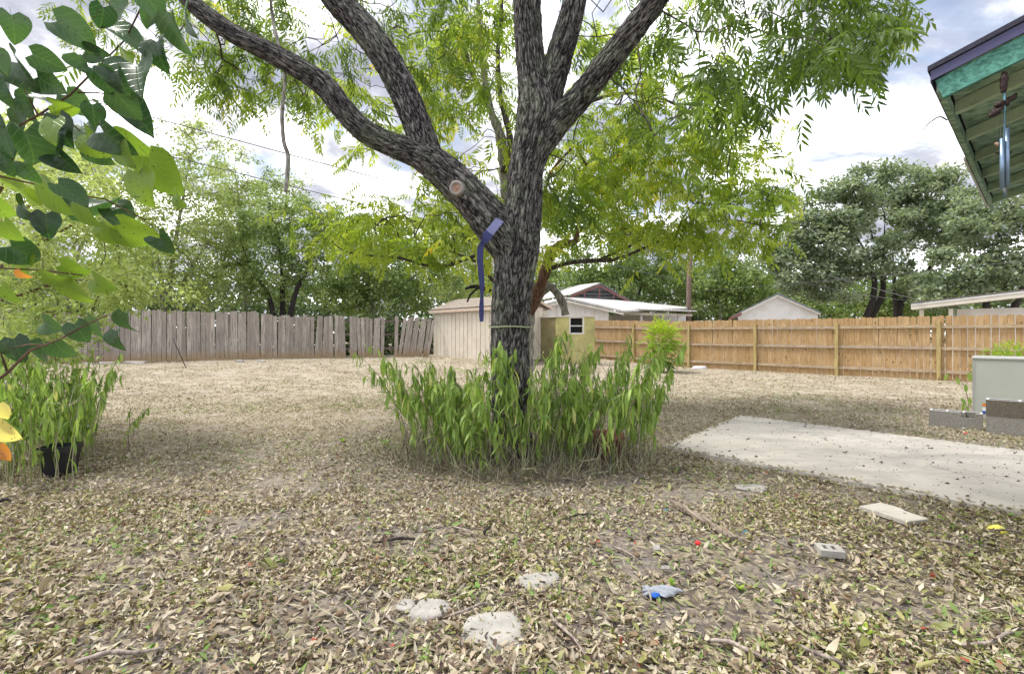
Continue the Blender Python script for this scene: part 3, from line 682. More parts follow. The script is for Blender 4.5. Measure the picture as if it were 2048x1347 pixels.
# the limbs hang free of leaves on the yard side; nothing reaches out past the crown's right edge
kf = ~((O[:, 1] < YT + .12) & (pxx < 1345) & (rng.random(len(O)) < .985)) & ~((pxx > 1800) & (O[:, 2] < 5.5))
kf &= ~((pxx > 1330) & (pzz > -40) & (rng.random(len(O)) < .25))
O, D, U = O[kf], D[kf], U[kf]
sc = 0.62 + 0.48 * rng.random(len(O)); rb = np.clip(0.42 + 0.25 * (vnoise(O[:, 0] * .9, O[:, 1] * .9, O[:, 2] * .9, 31) - .5) * 2 + rng.normal(0, 0.16, len(O)), 0, 1)
# left half of the crown stands paler
rb = np.clip(rb + 0.16 * (O[:, 0] < 0.0), 0, 1)
inview = (np.abs(O[:, 0]) < 1.0 * O[:, 1]) & (O[:, 2] > 2.0) & (O[:, 2] - H < 0.68 * O[:, 1])
near = np.where(inview, O[:, 1], 1e9).argsort()[:300]
mask = np.zeros(len(O), bool); mask[near] = True
V, T, R = place_fronds(PTf, O[~mask], D[~mask], U[~mask], sc[~mask], rb[~mask])
obj('foliage', mesh_np('foliage', V, T, M['pecan_leaf'], R), tree, kind='stuff')
shades = [[mesh_np('leaf', v, t, M['pecan_leaf'], np.clip(q + (r - .5) * .25, 0, 1)) for q in (0.2, 0.4, 0.6)] for v, t, r in PT]
from mathutils import Matrix
def basis(o, d, u, s):
    S, Dn, Z = frames(np.array([d]), np.array([u])); S, Dn, Z = S[0], Dn[0], Z[0]
    return Matrix(((S[0] * s, Dn[0] * s, Z[0] * s, o[0]), (S[1] * s, Dn[1] * s, Z[1] * s, o[1]), (S[2] * s, Dn[2] * s, Z[2] * s, o[2]), (0, 0, 0, 1)))
def put(name, me, parent, mw, **kw):
    o = bpy.data.objects.new(name, me); finish(o, parent, **kw)
    if parent is not None: o.matrix_parent_inverse = parent.matrix_basis.inverted()
    o.matrix_basis = mw; return o
for i in near:
    put('leaf', shades[rng.integers(0, 5)][int(min(2, max(0, rb[i] * 3)))], tree, basis(O[i], D[i], U[i], sc[i]))
# the healed cut on the left limb
c0 = Vector(P(913, 376, YT - .32)); nrm = Vector((-0.25, -1, -0.08)).normalized(); a1 = nrm.orthogonal().normalized(); a2 = nrm.cross(a1)
mb = MB(); ringp = [c0 + (a1 * math.cos(t) * .056 + a2 * math.sin(t) * .056) for t in np.linspace(0, 2 * math.pi, 21)]
mb.tube(ringp, 0.017, 8, cap=False); mb.tube([c0 - nrm * 0.12, c0 - nrm * .01], [.075, .062], 16)
scar = obj('pruning_scar', mb.mesh('pruning_scar', M['scar'], True), tree)
mb = MB(); mb.tube([c0 - nrm * .06, c0 + nrm * .004], [.045, .041], 14); obj('cut_wood', mb.mesh('cut_wood', M['cutwood']), scar)

# rope round the trunk
t_at = P(1021, 652, YT); rr = 0.222
mb = MB(); pts = []
for i in range(49):
    a = i / 48 * 2 * math.pi; pts.append(Vector((t_at.x + rr * math.cos(a), t_at.y + rr * math.sin(a), t_at.z - 0.012 * math.sin(a * 1.0) * -1 + 0.006 * math.sin(3 * a))))
mb.tube(pts, 0.009, 6, cap=False)
tail = [pts[38] + Vector((0, -.008, 0)), pts[38] + Vector((0.012, -.03, -.02)), pts[38] + Vector((0.02, -.03, -.07)), pts[38] + Vector((0.012, -.02, -.12))]
obj('rope', mb.mesh('rope', M['rope'], True), label='thin pale green rope tied round the pecan trunk', cat='rope')
# strap slung over the crotch
def ribbon(name, cen, wid, mat, thick=0.003):
    V, Fc = [], []
    for i, (c, w) in enumerate(zip(cen, wid)):
        c, w = Vector(c), Vector(w)
        for sg in (-1, 1): V.append(c + w * sg)
        for sg in (-1, 1): V.append(c + w * sg + Vector((0, thick, 0)))
    for i in range(len(cen) - 1):
        a, b_ = i * 4, i * 4 + 4
        Fc += [(a, a + 1, b_ + 1, b_), (a + 2, b_ + 2, b_ + 3, a + 3), (a, b_, b_ + 2, a + 2), (a + 1, a + 3, b_ + 3, b_ + 1)]
    Fc += [(0, 2, 3, 1), (len(V) - 4, len(V) - 3, len(V) - 1, len(V) - 2)]
    me = bpy.data.meshes.new(name); me.from_pydata([tuple(v) for v in V], [], Fc); me.update(); me.materials.append(mat); return me
YS = YT - .36
strap = empty('webbing_strap', P(966, 640, YS), 'frayed navy blue webbing strap hanging from the crotch of the pecan tree', 'strap')
q = YS / F
up_c = [P(1003, 436, YT - .20), P(998, 441, YT - .28), P(988, 454, YS + .03), P(979, 465, YS)]
obj('upper_band', ribbon('upper_band', up_c, [(7 * q, 0, -5 * q)] * 4, M['webpale']), strap)
mid_c = [P(979, 465, YS - .002), P(972, 475, YS - .01), P(966, 486, YS - .012)]
obj('middle_band', ribbon('middle_band', mid_c, [(8 * q, 0, -6 * q), (7.5 * q, 0, -5 * q), (4 * q, .01, -2 * q)], M['navy']), strap)
dn = [P(965, 484, YS), P(961, 495, YS), P(960, 520, YS), P(962, 545, YS), P(964, 568, YS), P(964, 590, YS), P(963, 610, YS), P(963, 628, YS), P(963, 643, YS)]
ww = [(4, .01), (6.5, 0), (6, .004), (6, .008), (5, .012), (2.8, .016), (4.5, .008), (5, 0), (3.6, 0)]
obj('hanging_end', ribbon('hanging_end', dn, [(a * q, c, 0) for a, c in ww], M['navy']), strap)

# dead vine hanging through the crown
vp = [(556, -60), (542, 0), (550, 60), (563, 110), (570, 150), (566, 200), (564, 240), (568, 285), (576, 310), (575, 345), (571, 384)]
mb = MB(); C = catmull([PR(a, c, YT - .02 + 0.03 * math.sin(i), 6.5 + (1.6 if 5 < i < 10 else 0)) for i, (a, c) in enumerate(vp)], 0.03)
mb.tube([c[:3] for c in C], [float(c[3]) for c in C], 8)
obj('hanging_vine', mb.mesh('hanging_vine', M['greybark'], True), label='long bare grey vine dangling from the left pecan limb', cat='vine')

# ---------------------------------------------------------------- second tree, yellow green, right behind
def skeltree(root_label, name, cat, baseP, limbs, barkm, group=None):
    t = empty(name, baseP, root_label, cat, group); sk = []
    for j, (nm, pts, bm) in enumerate(limbs):
        C = catmull(pts, 0.08); mb = MB(); mb.tube([c[:3] for c in C], [max(0.0014 if name == 'redbud_tree' else 0.004, float(c[3]) * (1 + 0.12 * math.sin(i * 1.7 + j))) for i, c in enumerate(C)], 9)
        obj(nm, mb.mesh(nm, M[bm], True), t); sk.append(C[::2, :3])
    return t, sk
Y2 = 9.0
b2 = G(1052, 800); b2 = Vector((P(1052, 700, Y2).x, Y2, gz(0.26, Y2)))
limbs2 = [
    ('trunk', [(b2.x, Y2, b2.z - .1, .13), PR(1056, 640, Y2, 26), PR(1066, 600, Y2, 24), PR(1050, 540, Y2, 22), PR(1028, 470, Y2 + .1, 22), PR(1014, 400, Y2 + .1, 22), PR(1008, 330, Y2 + .1, 22), PR(1000, 270, Y2, 20), PR(980, 215, Y2, 14), PR(965, 130, Y2, 12), PR(958, 60, Y2, 10), PR(955, -40, Y2, 8), PR(950, -160, Y2, 5)], 'greybark'),
    ('limb', [PR(1008, 345, Y2, 16), PR(1020, 280, Y2 - .1, 13), PR(1000, 190, Y2 - .1, 10), PR(996, 100, Y2, 9), PR(1003, 30, Y2, 8), PR(1000, -70, Y2, 5)], 'twig'),
    ('limb', [PR(1000, 265, Y2, 12), PR(960, 180, Y2, 10), PR(922, 95, Y2, 14), PR(905, 60, Y2, 12), PR(903, 35, Y2, 10)], 'twig'),
    ('limb', [PR(1058, 630, Y2, 22), PR(1085, 560, Y2 - .3, 22), PR(1100, 510, Y2 - .4, 20), PR(1120, 490, Y2 - .5, 18), PR(1150, 483, Y2 - .6, 14), PR(1152, 455, Y2 - .6, 7), PR(1125, 442, Y2 - .6, 7), PR(1098, 425, Y2 - .6, 7), PR(1090, 390, Y2 - .6, 7), PR(1105, 340, Y2 - .7, 6), PR(1150, 290, Y2 - .7, 5)], 'redbark'),
    ('limb', [PR(1060, 620, Y2 + .1, 20), PR(1080, 590, Y2 + .1, 18), PR(1095, 570, Y2 + .1, 17), PR(1112, 584, Y2 + .1, 16), PR(1125, 605, Y2 + .1, 16), PR(1131, 630, Y2 + .1, 15)], 'greybark'),
    ('limb', [PR(1092, 540, Y2 - .3, 8), PR(1140, 525, Y2 - .3, 9), PR(1205, 520, Y2 - .4, 9), PR(1240, 516, Y2 - .5, 7), PR(1310, 486, Y2 - .6, 5), PR(1385, 452, Y2 - .8, 4), PR(1460, 440, Y2 - 1, 3), PR(1520, 450, Y2 - 1, 2)], 'twig'),
    ('limb', [PR(1200, 520, Y2 - .4, 6), PR(1215, 512, Y2 - .3, 5), PR(1260, 492, Y2 - .2, 4), PR(1300, 470, Y2, 3)], 'twig'),
    ('limb', [PR(1012, 420, Y2, 8), PR(985, 470, Y2 - .2, 8), PR(975, 500, Y2 - .4, 8), PR(940, 515, Y2 - .6, 7), PR(890, 532, Y2 - .9, 7), PR(850, 530, Y2 - 1.1, 6), PR(800, 516, Y2 - 1.4, 5), PR(750, 512, Y2 - 1.5, 4), PR(690, 502, Y2 - 1.6, 3), PR(650, 470, Y2 - 1.6, 2)], 'twig'),
    ('limb', [PR(1040, 590, Y2, 9), PR(985, 560, Y2, 7), PR(965, 530, Y2, 6), PR(925, 512, Y2, 5), PR(880, 490, Y2, 4), PR(830, 440, Y2, 3)], 'twig'),
    ('limb', [PR(1000, 590, Y2 - .5, 6), PR(955, 572, Y2 - .6, 9), PR(930, 578, Y2 - .6, 4)], 'darkbark'),
    ('limb', [PR(960, 572, Y2 - .6, 6), PR(940, 590, Y2 - .6, 4), PR(934, 604, Y2 - .6, 3)], 'darkbark'),
    ('limb', [PR(1010, 330, Y2, 12), PR(1100, 250, Y2 + .2, 9), PR(1220, 190, Y2 + .3, 7), PR(1330, 200, Y2 + .3, 5), PR(1430, 260, Y2 + .2, 4)], 'twig'),
]
tree2, sk = skeltree('slender yellow green tree with arching branches growing right behind the big pecan trunk', 'chinaberry_tree', 'tree', b2, limbs2, None)
SK2 = np.concatenate(sk); SK2 = SK2[SK2[:, 2] > 2.2]
cent2 = np.concatenate([
    poly_centres([(880, 30), (850, 150), (830, 260), (810, 330), (900, 400), (1000, 400), (1020, 200), (1020, 20)], 80, 7.6, 10.5),
    poly_centres([(770, 400), (640, 440), (650, 490), (760, 500), (860, 510), (960, 520), (1000, 460), (960, 420), (850, 380)], 70, 6.8, 9.3),
    poly_centres([(1090, 250), (1090, 560), (1120, 520), (1140, 440), (1200, 460), (1190, 300)], 60, 7.4, 9.6),
    poly_centres([(1180, 240), (1180, 470), (1300, 490), (1430, 480), (1560, 480), (1580, 440), (1570, 370), (1510, 290), (1430, 230)], 150, 6.8, 9.8),
    poly_centres([(400, -250), (420, 60), (700, 110), (900, 60), (1180, 200), (1450, 220), (1400, -250)], 80, 8.2, 11.5),
    poly_centres([(620, 20), (600, 220), (760, 330), (850, 260), (900, 40)], 50, 7.8, 10.5),
    poly_centres([(1130, 60), (1120, 300), (1300, 330), (1560, 320), (1480, 200), (1330, 60)], 70, 7.4, 10.5)])
nodes, par, ns = grow(SK2, cent2, k=6, wob=0.12, sag=0.05)
V, Q = wood(nodes, par, ns, r0=0.005, pw=0.5, rmax=0.035)
obj('branches', mesh_np('branches', V, Q, M['twig'], smooth=True), tree2, kind='stuff')
PT2 = [frond_tpl(6, 0.34, 0.10, 0.032, 0.45, 100 + s) for s in range(4)]
O, D, U = frond_sites(nodes, par, ns, 12, 0.30, down=0.25)
keepf = ~((np.abs(O[:, 0] / O[:, 1] * F + CX - 1690) < 0)); rb = np.clip(0.50 + 0.7 * (vnoise(O[:, 0] * .8, O[:, 1] * .8, O[:, 2] * .8, 37) - .5) + rng.normal(0, .14, len(O)), 0, 1)
V, T, R = place_fronds(PT2, O, D, U, 0.8 + 0.6 * rng.random(len(O)), rb, 0.35)
obj('foliage', mesh_np('foliage', V, T, M['yellow_leaf'], R), tree2, kind='stuff')
for px, py in ((884, 238), (905, 236)):
    mb = MB(); c = P(px, py, Y2 - .9)
    for i in range(34):
        d = Vector(rng.normal(0, 1, 3)) * 0.5; p = c + Vector((d.x * .07, d.y * .07, d.z * .10))
        mb.tube([p - Vector((0, 0, .012)), p, p + Vector((0, 0, .012))], [.005, .014, .005], 5)
    obj('berry_cluster', mb.mesh('berry_cluster', M['berry']), tree2, kind='stuff')

# ---------------------------------------------------------------- background trees
def ico_dirs(n): 
    i = np.arange(n) + .5; ph = np.arccos(1 - 2 * i / n); th = np.pi * (1 + 5 ** .5) * i
    return np.stack([np.cos(th) * np.sin(ph), np.sin(th) * np.sin(ph), np.cos(ph)], 1)
def bgtree(name, label, Y, basepx, blobs, mat, bark, nclump, per, lsz, clump=0.45, trunks=None, group=None, gap=0.0, cat='tree', depth=1.0, tw=0.16, wood_r=0.012, flat=0.7):
    bx = (basepx - CX) / F * Y; bz = gz(bx, Y)
    t = empty(name, (bx, Y, bz), label, cat, group); u = Y / F
    if trunks is None: trunks = [[(basepx, 0), (basepx + 10, 560), (basepx - 5, 500)]]
    sk = []
    for tr in trunks:
        pts = []
        for i, (px, py) in enumerate(tr):
            if i == 0: pts.append((bx + (px - basepx) * u * 0.3, Y, bz - .1, tw))
            else: p = P(px, py, Y + rng.normal(0, .25)); pts.append((p.x, p.y, p.z, tw * (1 - 0.92 * i / (len(tr) - 1))))
        C = catmull(pts, 0.3); mb = MB(); mb.tube([c[:3] for c in C], [max(.02, float(c[3])) for c in C], 8)
        obj('trunk', mb.mesh('trunk', M[bark], True), t); sk.append(C[len(C) // 3:, :3])
    A = []; wts = np.array([b_[2] * b_[3] for b_ in blobs], float); wts /= wts.sum()
    for b_, wt in zip(blobs, wts):
        n = max(3, int(nclump * wt)); d = unit(rng.normal(0, 1, (n, 3))); rad = (0.35 + 0.65 * rng.random(n) ** 0.5)[:, None]
        c = np.array(P(b_[0], b_[1], Y + (b_[4] if len(b_) > 4 else 0)))
        A.append(c + d * rad * np.array([b_[2] * u, (b_[2] + b_[3]) / 2 * u * depth, b_[3] * u]))
    A = np.concatenate(A); A = A[A[:, 2] > bz + .5]
    nodes, par, ns = grow(np.concatenate(sk), A, k=4, wob=0.1, sag=-0.05)
    V, Q = wood(nodes, par, ns, r0=wood_r, pw=0.42, rmax=tw * .6, sides=4); obj('branches', mesh_np('branches', V, Q, M[bark], smooth=True), t, kind='stuff')
    n = len(A) * per; ci = np.repeat(np.arange(len(A)), per); cs = clump * (0.6 + 0.8 * rng.random(len(A)))
    dd = unit(rng.normal(0, 1, (n, 3))) * (rng.random(n) ** 0.45)[:, None] * cs[ci][:, None] * np.array([1, 1, flat])
    O = A[ci] + dd; D = dd / cs[ci][:, None] + rng.normal(0, .5, (n, 3)); U = rng.normal(0, .7, (n, 3)) + [0, -0.2, 1.0]
    L = lsz * (0.6 + 0.9 * rng.random(n)); tint = rng.random(len(A))
    r = np.clip(0.25 + 0.5 * tint[ci] * .9 + rng.normal(0, .16, n), 0, 1)
    V, T, R = batch(TD, O, D, U, L, L * .6, fold=0.8, rnd=r)
    obj('crown', mesh_np('crown', V, T, M[mat], R), t, kind='stuff'); return t

bgtree('elm_tree', 'tall pale wispy tree behind the left end of the grey fence', 21, 330, [(380, 330, 70, 90), (300, 420, 110, 110), (400, 450, 90, 100), (330, 560, 120, 70), (430, 560, 80, 60)], 'pale_leaf', 'greybark', 300, 60, 0.12, 0.5,
       [[(330, 0), (340, 560), (360, 430), (380, 320)], [(330, 0), (320, 540), (290, 440)], [(335, 0), (370, 560), (430, 470)]])
bgtree('elm_tree', 'pale leafy tree at the far left rising behind the near green bush', 18, 120, [(60, 330, 120, 110), (160, 400, 110, 110), (40, 500, 130, 120), (200, 520, 110, 100)], 'pale_leaf', 'greybark', 220, 60, 0.12, 0.5,
       [[(120, 0), (110, 560), (80, 420)], [(120, 0), (140, 560), (190, 420)]])
bgtree('mesquite_tree', 'rounded grey green tree with several dark trunks behind the middle of the grey fence', 22, 560, [(560, 430, 85, 60), (520, 500, 100, 70), (610, 490, 80, 80), (560, 560, 100, 50), (655, 440, 35, 50)], 'mid_leaf', 'darkbark', 280, 66, 0.12, 0.42,
       [[(560, 0), (565, 600), (560, 500), (540, 420)], [(570, 0), (590, 590), (615, 540), (640, 470)], [(550, 0), (540, 600), (505, 540), (480, 480)]])
bgtree('hackberry_tree', 'pale green thin topped tree between the wispy elm and the dark trunked mesquite', 25, 490, [(470, 360, 50, 70), (500, 420, 70, 80), (560, 390, 60, 50), (450, 480, 70, 90)], 'pale_leaf', 'greybark', 180, 60, 0.12, 0.5,
       [[(490, 0), (490, 540), (480, 420), (470, 340)]])
bgtree('hedge_tree', 'dense mid green tree left of the beige shed roof', 25, 760, [(700, 520, 80, 70), (780, 540, 90, 60), (860, 550, 80, 60), (760, 590, 120, 40), (680, 590, 70, 35)], 'mid_leaf', 'greybark', 270, 60, 0.16, 0.45,
       [[(760, 0), (740, 590), (720, 540)], [(765, 0), (800, 580), (850, 540)]])
bgtree('hackberry_tree', 'leafy tree showing between the yellow green boughs left of the pecan trunk', 30, 900, [(880, 480, 90, 60), (800, 470, 70, 50), (930, 570, 80, 50), (960, 500, 60, 60)], 'pale_leaf', 'greybark', 170, 55, 0.19, 0.55, [[(900, 0), (900, 580), (890, 470)]])
bgtree('dense_tree', 'deep green tree rising right behind the maroon trussed carport', 38, 1240, [(1200, 500, 90, 70), (1290, 520, 80, 60), (1250, 570, 120, 50), (1150, 550, 60, 50), (1340, 570, 60, 45)], 'mid_leaf', 'darkbark', 250, 60, 0.24, 0.7, [[(1240, 0), (1240, 590), (1230, 510)], [(1245, 0), (1280, 580), (1300, 520)]])
bgtree('dense_tree', 'broad green tree between the utility pole and the white gable', 36, 1440, [(1420, 560, 70, 50), (1480, 570, 70, 40), (1440, 600, 90, 35), (1530, 590, 60, 40), (1460, 520, 50, 40)], 'mid_leaf', 'greybark', 190, 60, 0.22, 0.65, [[(1440, 0), (1440, 590), (1430, 530)]])
oakb = dict(mat='oak_leaf', bark='darkbark', lsz=0.21, clump=0.62, depth=0.8, tw=0.26, wood_r=0.018, flat=0.5)
bgtree('live_oak', 'big rounded grey green oak just right of the white gable', 30, 1690, [(1680, 420, 80, 60), (1620, 470, 80, 60), (1700, 500, 100, 60), (1600, 540, 60, 50), (1730, 375, 70, 50), (1660, 560, 70, 50), (1570, 500, 45, 45)], nclump=290, per=85,
       trunks=[[(1720, 0), (1745, 600), (1742, 530), (1700, 450)], [(1700, 0), (1760, 600), (1765, 540), (1770, 440)]], **oakb)
bgtree('live_oak', 'tallest oak with a dark leaning trunk behind the right house', 33, 1800, [(1840, 385, 80, 62), (1780, 450, 80, 60), (1920, 430, 50, 60), (1860, 470, 90, 60), (1800, 370, 60, 40), (1880, 400, 50, 50), (1810, 560, 60, 40)], nclump=270, per=80,
       trunks=[[(1790, 0), (1800, 610), (1835, 575), (1870, 520), (1905, 480), (1920, 450)], [(1795, 0), (1790, 590), (1785, 500)]], **oakb)
bgtree('live_oak', 'pale grey green oak at the far right below the green eave', 27, 1990, [(1975, 430, 80, 75), (2060, 450, 80, 80), (1930, 540, 90, 50), (2020, 560, 100, 50), (1900, 590, 70, 30), (2100, 520, 60, 60)], nclump=230, per=80,
       trunks=[[(1990, 0), (1970, 590), (1960, 500)], [(2000, 0), (2040, 580), (2060, 480)]], **oakb)
bgtree('shade_tree', 'low dark green tree filling the gap under the oak crowns', 36, 1760, [(1700, 600, 110, 40), (1800, 600, 110, 40), (1590, 610, 70, 30), (1880, 600, 90, 35)], 'mid_leaf', 'darkbark', 150, 60, 0.25, 0.7)
# far wood that reads as one mass
xs = rng.uniform(-75, 85, 7000); ys = 62 + rng.normal(0, 4, 7000); hh = 7.5 + 4 * vnoise(xs * .12, 0, 0, 51) + 2 * vnoise(xs * .5, 0, 0, 52)
O = np.stack([xs, ys, rng.random(7000) ** .8 * hh * .9], 1)
O = np.repeat(O, 5, 0) + rng.normal(0, .5, (35000, 3)); V, T, R = batch(TD, O, rng.normal(0, 1, O.shape), rng.normal(0, .6, O.shape) + [0, -.5, .8], 0.7, 0.45)
obj('distant_wood', mesh_np('distant_wood', V, T, M['far_leaf'], R), kind='stuff', label='far line of trees closing the view beyond the houses', cat='woods')

# ---------------------------------------------------------------- fences
def picket_mesh(w, h, t, mat, ear=0.03):
    mb = MB(); e = ear
    mb.prism([(-w / 2, 0, 0), (w / 2, 0, 0), (w / 2, 0, h - e), (w / 2 - e, 0, h), (-w / 2 + e, 0, h), (-w / 2, 0, h - e)], (0, t, 0))
    return mb.mesh('picket', mat)
def mat_at(x, y, z, rz, lean=0, tilt=0, s=(1, 1, 1)):
    return Matrix.Translation((x, y, z)) @ Matrix.Rotation(rz, 4, 'Z') @ Matrix.Rotation(tilt, 4, 'Y') @ Matrix.Rotation(lean, 4, 'X') @ Matrix.Diagonal((*s, 1))
def bar(name, a, b_, w, h, mat, parent):
    """timber between two points: thickness w across, h tall"""
    a, b_ = Vector(a), Vector(b_); d = (b_ - a); L = d.length; n = Vector((-d.y, d.x, 0)).normalized()
    mb = MB(); mb.box((0, -w / 2, -h / 2), (L, 0, 0), (0, w, 0), (0, 0, h)); me = mb.mesh(name, mat)
    rot = Matrix(((d.x / L, n.x, 0, a.x), (d.y / L, n.y, 0, a.y), (d.z / L, 0, 1, a.z), (0, 0, 0, 1)))
    return put(name, me, parent, rot)
# old grey fence
A0 = Vector((-13.3, 16.6, 0)); ud = Vector((0.90, 0.436, 0)).normalized(); un = Vector((-ud.y, ud.x, 0)); rzo = math.atan2(ud.y, ud.x)
fo = empty('picket_fence', (A0.x, A0.y, gz(A0.x, A0.y)), 'weathered grey picket fence with leaning and missing boards at the back left of the yard', 'fence')
pk = [picket_mesh(0.131 + 0.004 * i, 1.72 + 0.025 * i, 0.018, M['oldwood'], 0.012) for i in range(4)]
t = -6.5; k = 0
def hfence(t): return 1.0 + 0.03 * math.sin(t * .8) + 0.02 * math.sin(t * 2.1)
while t < 10.75:
    p = A0 + ud * t; z = gz(p.x, p.y); gapped = t > 6.0
    tilt = rng.normal(0, 0.010); h = hfence(t) * (1 - 0.07 * max(0, (t - 5)) / 5)
    if t > 9.35: tilt = 0.13 + 0.05 * rng.random()
    elif gapped: tilt = 0.035 * math.sin(t * 2.3) + rng.normal(0, .015)
    skip = (7.25 < t < 7.42) or (8.78 < t < 9.0) or (9.12 < t < 9.25)
    if not skip:
        put('picket', pk[k % 4 if k % 3 else 2], fo, mat_at(p.x, p.y, z - .03 + rng.normal(0, .008), rzo, rng.normal(0, .008), tilt, (1, 1, h)))
    t += 0.1435 + (0.005 * rng.random()) + (0.030 if gapped and k % 6 == 0 else 0) + (0.006 if k % 9 == 0 else 0); k += 1
t = -6.5
while t < 10.3:
    a, c = A0 + ud * t + un * .05, A0 + ud * min(t + 2.4, 10.5) + un * .05
    for zz in (0.35, 0.95, 1.5): bar('rail', (a.x, a.y, gz(a.x, a.y) + zz), (c.x, c.y, gz(c.x, c.y) + zz), 0.04, 0.085, M['darkwood'], fo)
    mb = MB(); mb.box((-.045, 0, 0), (.09, 0, 0), (0, .09, 0), (0, 0, 1.7)); pp = a + un * .03
    put('post', mb.mesh('post', M['darkwood']), fo, mat_at(pp.x, pp.y, gz(pp.x, pp.y) - .05, rzo)); t += 2.4
# thickets close behind the fence lines
def thicket(name, label, x0, x1, y0, y1, z0, z1, n, mat, sz):
    u_ = rng.random(n); O = np.stack([x0 + (x1 - x0) * u_ + rng.normal(0, .3, n), y0 + (y1 - y0) * u_ + rng.random(n) * 1.2, z0 + (z1 - z0) * rng.random(n) * (.75 + .25 * np.sin(u_ * 40))], 1)
    V, T, R_ = batch(TD, O, rng.normal(0, 1, O.shape), rng.normal(0, .6, O.shape) + [0, -.6, .8], sz, sz * .6); obj(name, mesh_np(name, V, T, M[mat], R_), kind='stuff', label=label, cat='thicket')
thicket('thicket', 'dark undergrowth just over the grey fence, added to darken its gaps', -19.5, -3.0, 15.6, 23.6, .1, 2.5, 9500, 'far_leaf', .22)  # leaf mass added behind the pickets so the gaps look dark
thicket('thicket', 'low green growth filling below the trees beyond the carport', -2, 22, 42, 38, .1, 4.2, 9000, 'far_leaf', .4)
# new cedar fence
B0 = Vector((12.5, 13.3, 0)); uc = Vector((-0.7071, 0.7071, 0)); cn = Vector((-0.7071, -0.7071, 0)); rzc = math.atan2(-uc.y, -uc.x)
fc = empty('cedar_fence', (B0.x, B0.y, 0), 'new orange cedar privacy fence with three rails along the right side', 'fence')
pc = [picket_mesh(0.140 + 0.003 * (i % 2), 1.80 + 0.012 * i, 0.016, M['cedar'], 0.022) for i in range(3)]
t = -4.4; k = 0
def zc(t): p = B0 + uc * t; return float(g(p.x, p.y)) * 0.6
while t < 12.45:
    p = B0 + uc * t
    put('picket', pc[k % 3], fc, mat_at(p.x, p.y, zc(t) + 0.01, rzc, 0, rng.normal(0, .0035)))
    t += (0.1465 if t > 1.2 else 0.152) + rng.random() * 0.003; k += 1
tp = [0.57 + 2.44 * i for i in range(-2, 6)]
for i, t in enumerate(tp):
    p = B0 + uc * t + cn * .058
    if t < 12.5:
        mb = MB(); mb.box((-.045, -.045, 0), (.09, 0, 0), (0, .09, 0), (0, 0, 1.73)); put('post', mb.mesh('post', M['post'], bevel=.004), fc, mat_at(p.x, p.y, zc(t) - .05, rzc))
    if i + 1 < len(tp):
        t2 = min(tp[i + 1], 12.4)
        if t2 <= t: continue
        for zz in (0.26, 0.92, 1.53):
            a, c = B0 + uc * (t + .047) + cn * .034, B0 + uc * (t2 - .047) + cn * .034
            bar('rail', (a.x, a.y, zc(t) + zz), (c.x, c.y, zc(t2) + zz), 0.034, 0.086, M['cedar_rail'], fc)

# ---------------------------------------------------------------- beige shed
A = Vector((-3.57, 22.0, 0)); us = Vector((0.67, -0.742, 0)).normalized(); ug = Vector((0.742, 0.67, 0)).normalized()
Bc = A + us * 4.64; Wd = 2.64; zb = 0.25; ze = 2.38; zr = 2.88
sh = empty('garden_shed', (A.x, A.y, zb), 'beige panelled garden shed with brown shingle roof behind the pecan trunk', 'shed')
mb = MB(); mb.box(A + Vector((0, 0, zb - .2)) + us * .02 + ug * .02, us * 4.6, ug * (Wd - .04), (0, 0, ze - zb + .15)); 
e0 = Bc + us * -.02
mb.prism([e0 + ug * .02 + Vector((0, 0, ze - .05)), e0 + ug * (Wd - .02) + Vector((0, 0, ze - .05)), e0 + ug * (Wd / 2) + Vector((0, 0, zr - .04))], -us * 4.6)
M['groove'] = plain('shed_groove_shade', (0.36, 0.30, 0.24), 0.9, 0.2)  # wall behind the panels coloured darker so the grooves look shaded
obj('wall', mb.mesh('wall', M['groove']), sh)
# siding panels with grooves
npan = 16; pw = 4.6 / npan
for i in range(npan):
    mb = MB(); mb.box(A + us * (.02 + i * pw + .009) - ug * .018 + Vector((0, 0, zb + .02)), us * (pw - .018 - .006 * (i % 3)), ug * .018, (0, 0, ze - zb - .06)); obj('panel', mb.mesh('panel', M['shedwall']), sh)
for i in range(9):
    pw2 = Wd / 9; mb = MB(); hgt = ze - .1 + (zr - ze) * (1 - abs((i + .5) / 4.5 - 1)) - .06
    mb.box(Bc + ug * (i * pw2 + .007) + Vector((0, 0, zb + .02)), ug * (pw2 - .014), us * .018, (0, 0, hgt - zb)); obj('panel', mb.mesh('panel', M['shedwall']), sh)
d0 = ug * .95
mb = MB()
for off, w_, h_ in ((0, .07, 1.75), (.72, .07, 1.75)): mb.box(Bc + d0 + ug * off + us * .020 + Vector((0, 0, zb + .05)), ug * w_, us * .03, (0, 0, h_))
mb.box(Bc + d0 + us * .020 + Vector((0, 0, zb + 1.8)), ug * .79, us * .035, (0, 0, .09)); dr = obj('door', mb.mesh('door', M['shedtrim']), sh)
rf = obj('roof', (lambda mb: (mb.prism([A - ug * .12 - us * .12 + Vector((0, 0, ze - .03)), A + ug * Wd / 2 - us * .12 + Vector((0, 0, zr)), A + ug * (Wd + .12) - us * .12 + Vector((0, 0, ze - .03)), A + ug * (Wd + .12) - us * .12 + Vector((0, 0, ze + .02)), A + ug * Wd / 2 - us * .12 + Vector((0, 0, zr + .05)), A - ug * .12 - us * .12 + Vector((0, 0, ze + .02))], us * 4.88), mb.mesh('roof', M['shingle']))[1])(MB()), sh)
mb = MB(); mb.box(A - ug * .14 - us * .13 + Vector((0, 0, ze - .13)), us * 4.9, -ug * .02, (0, 0, .12)); obj('fascia_board', mb.mesh('fascia_board', M['shedtrim']), sh)
E = Bc + us * .25
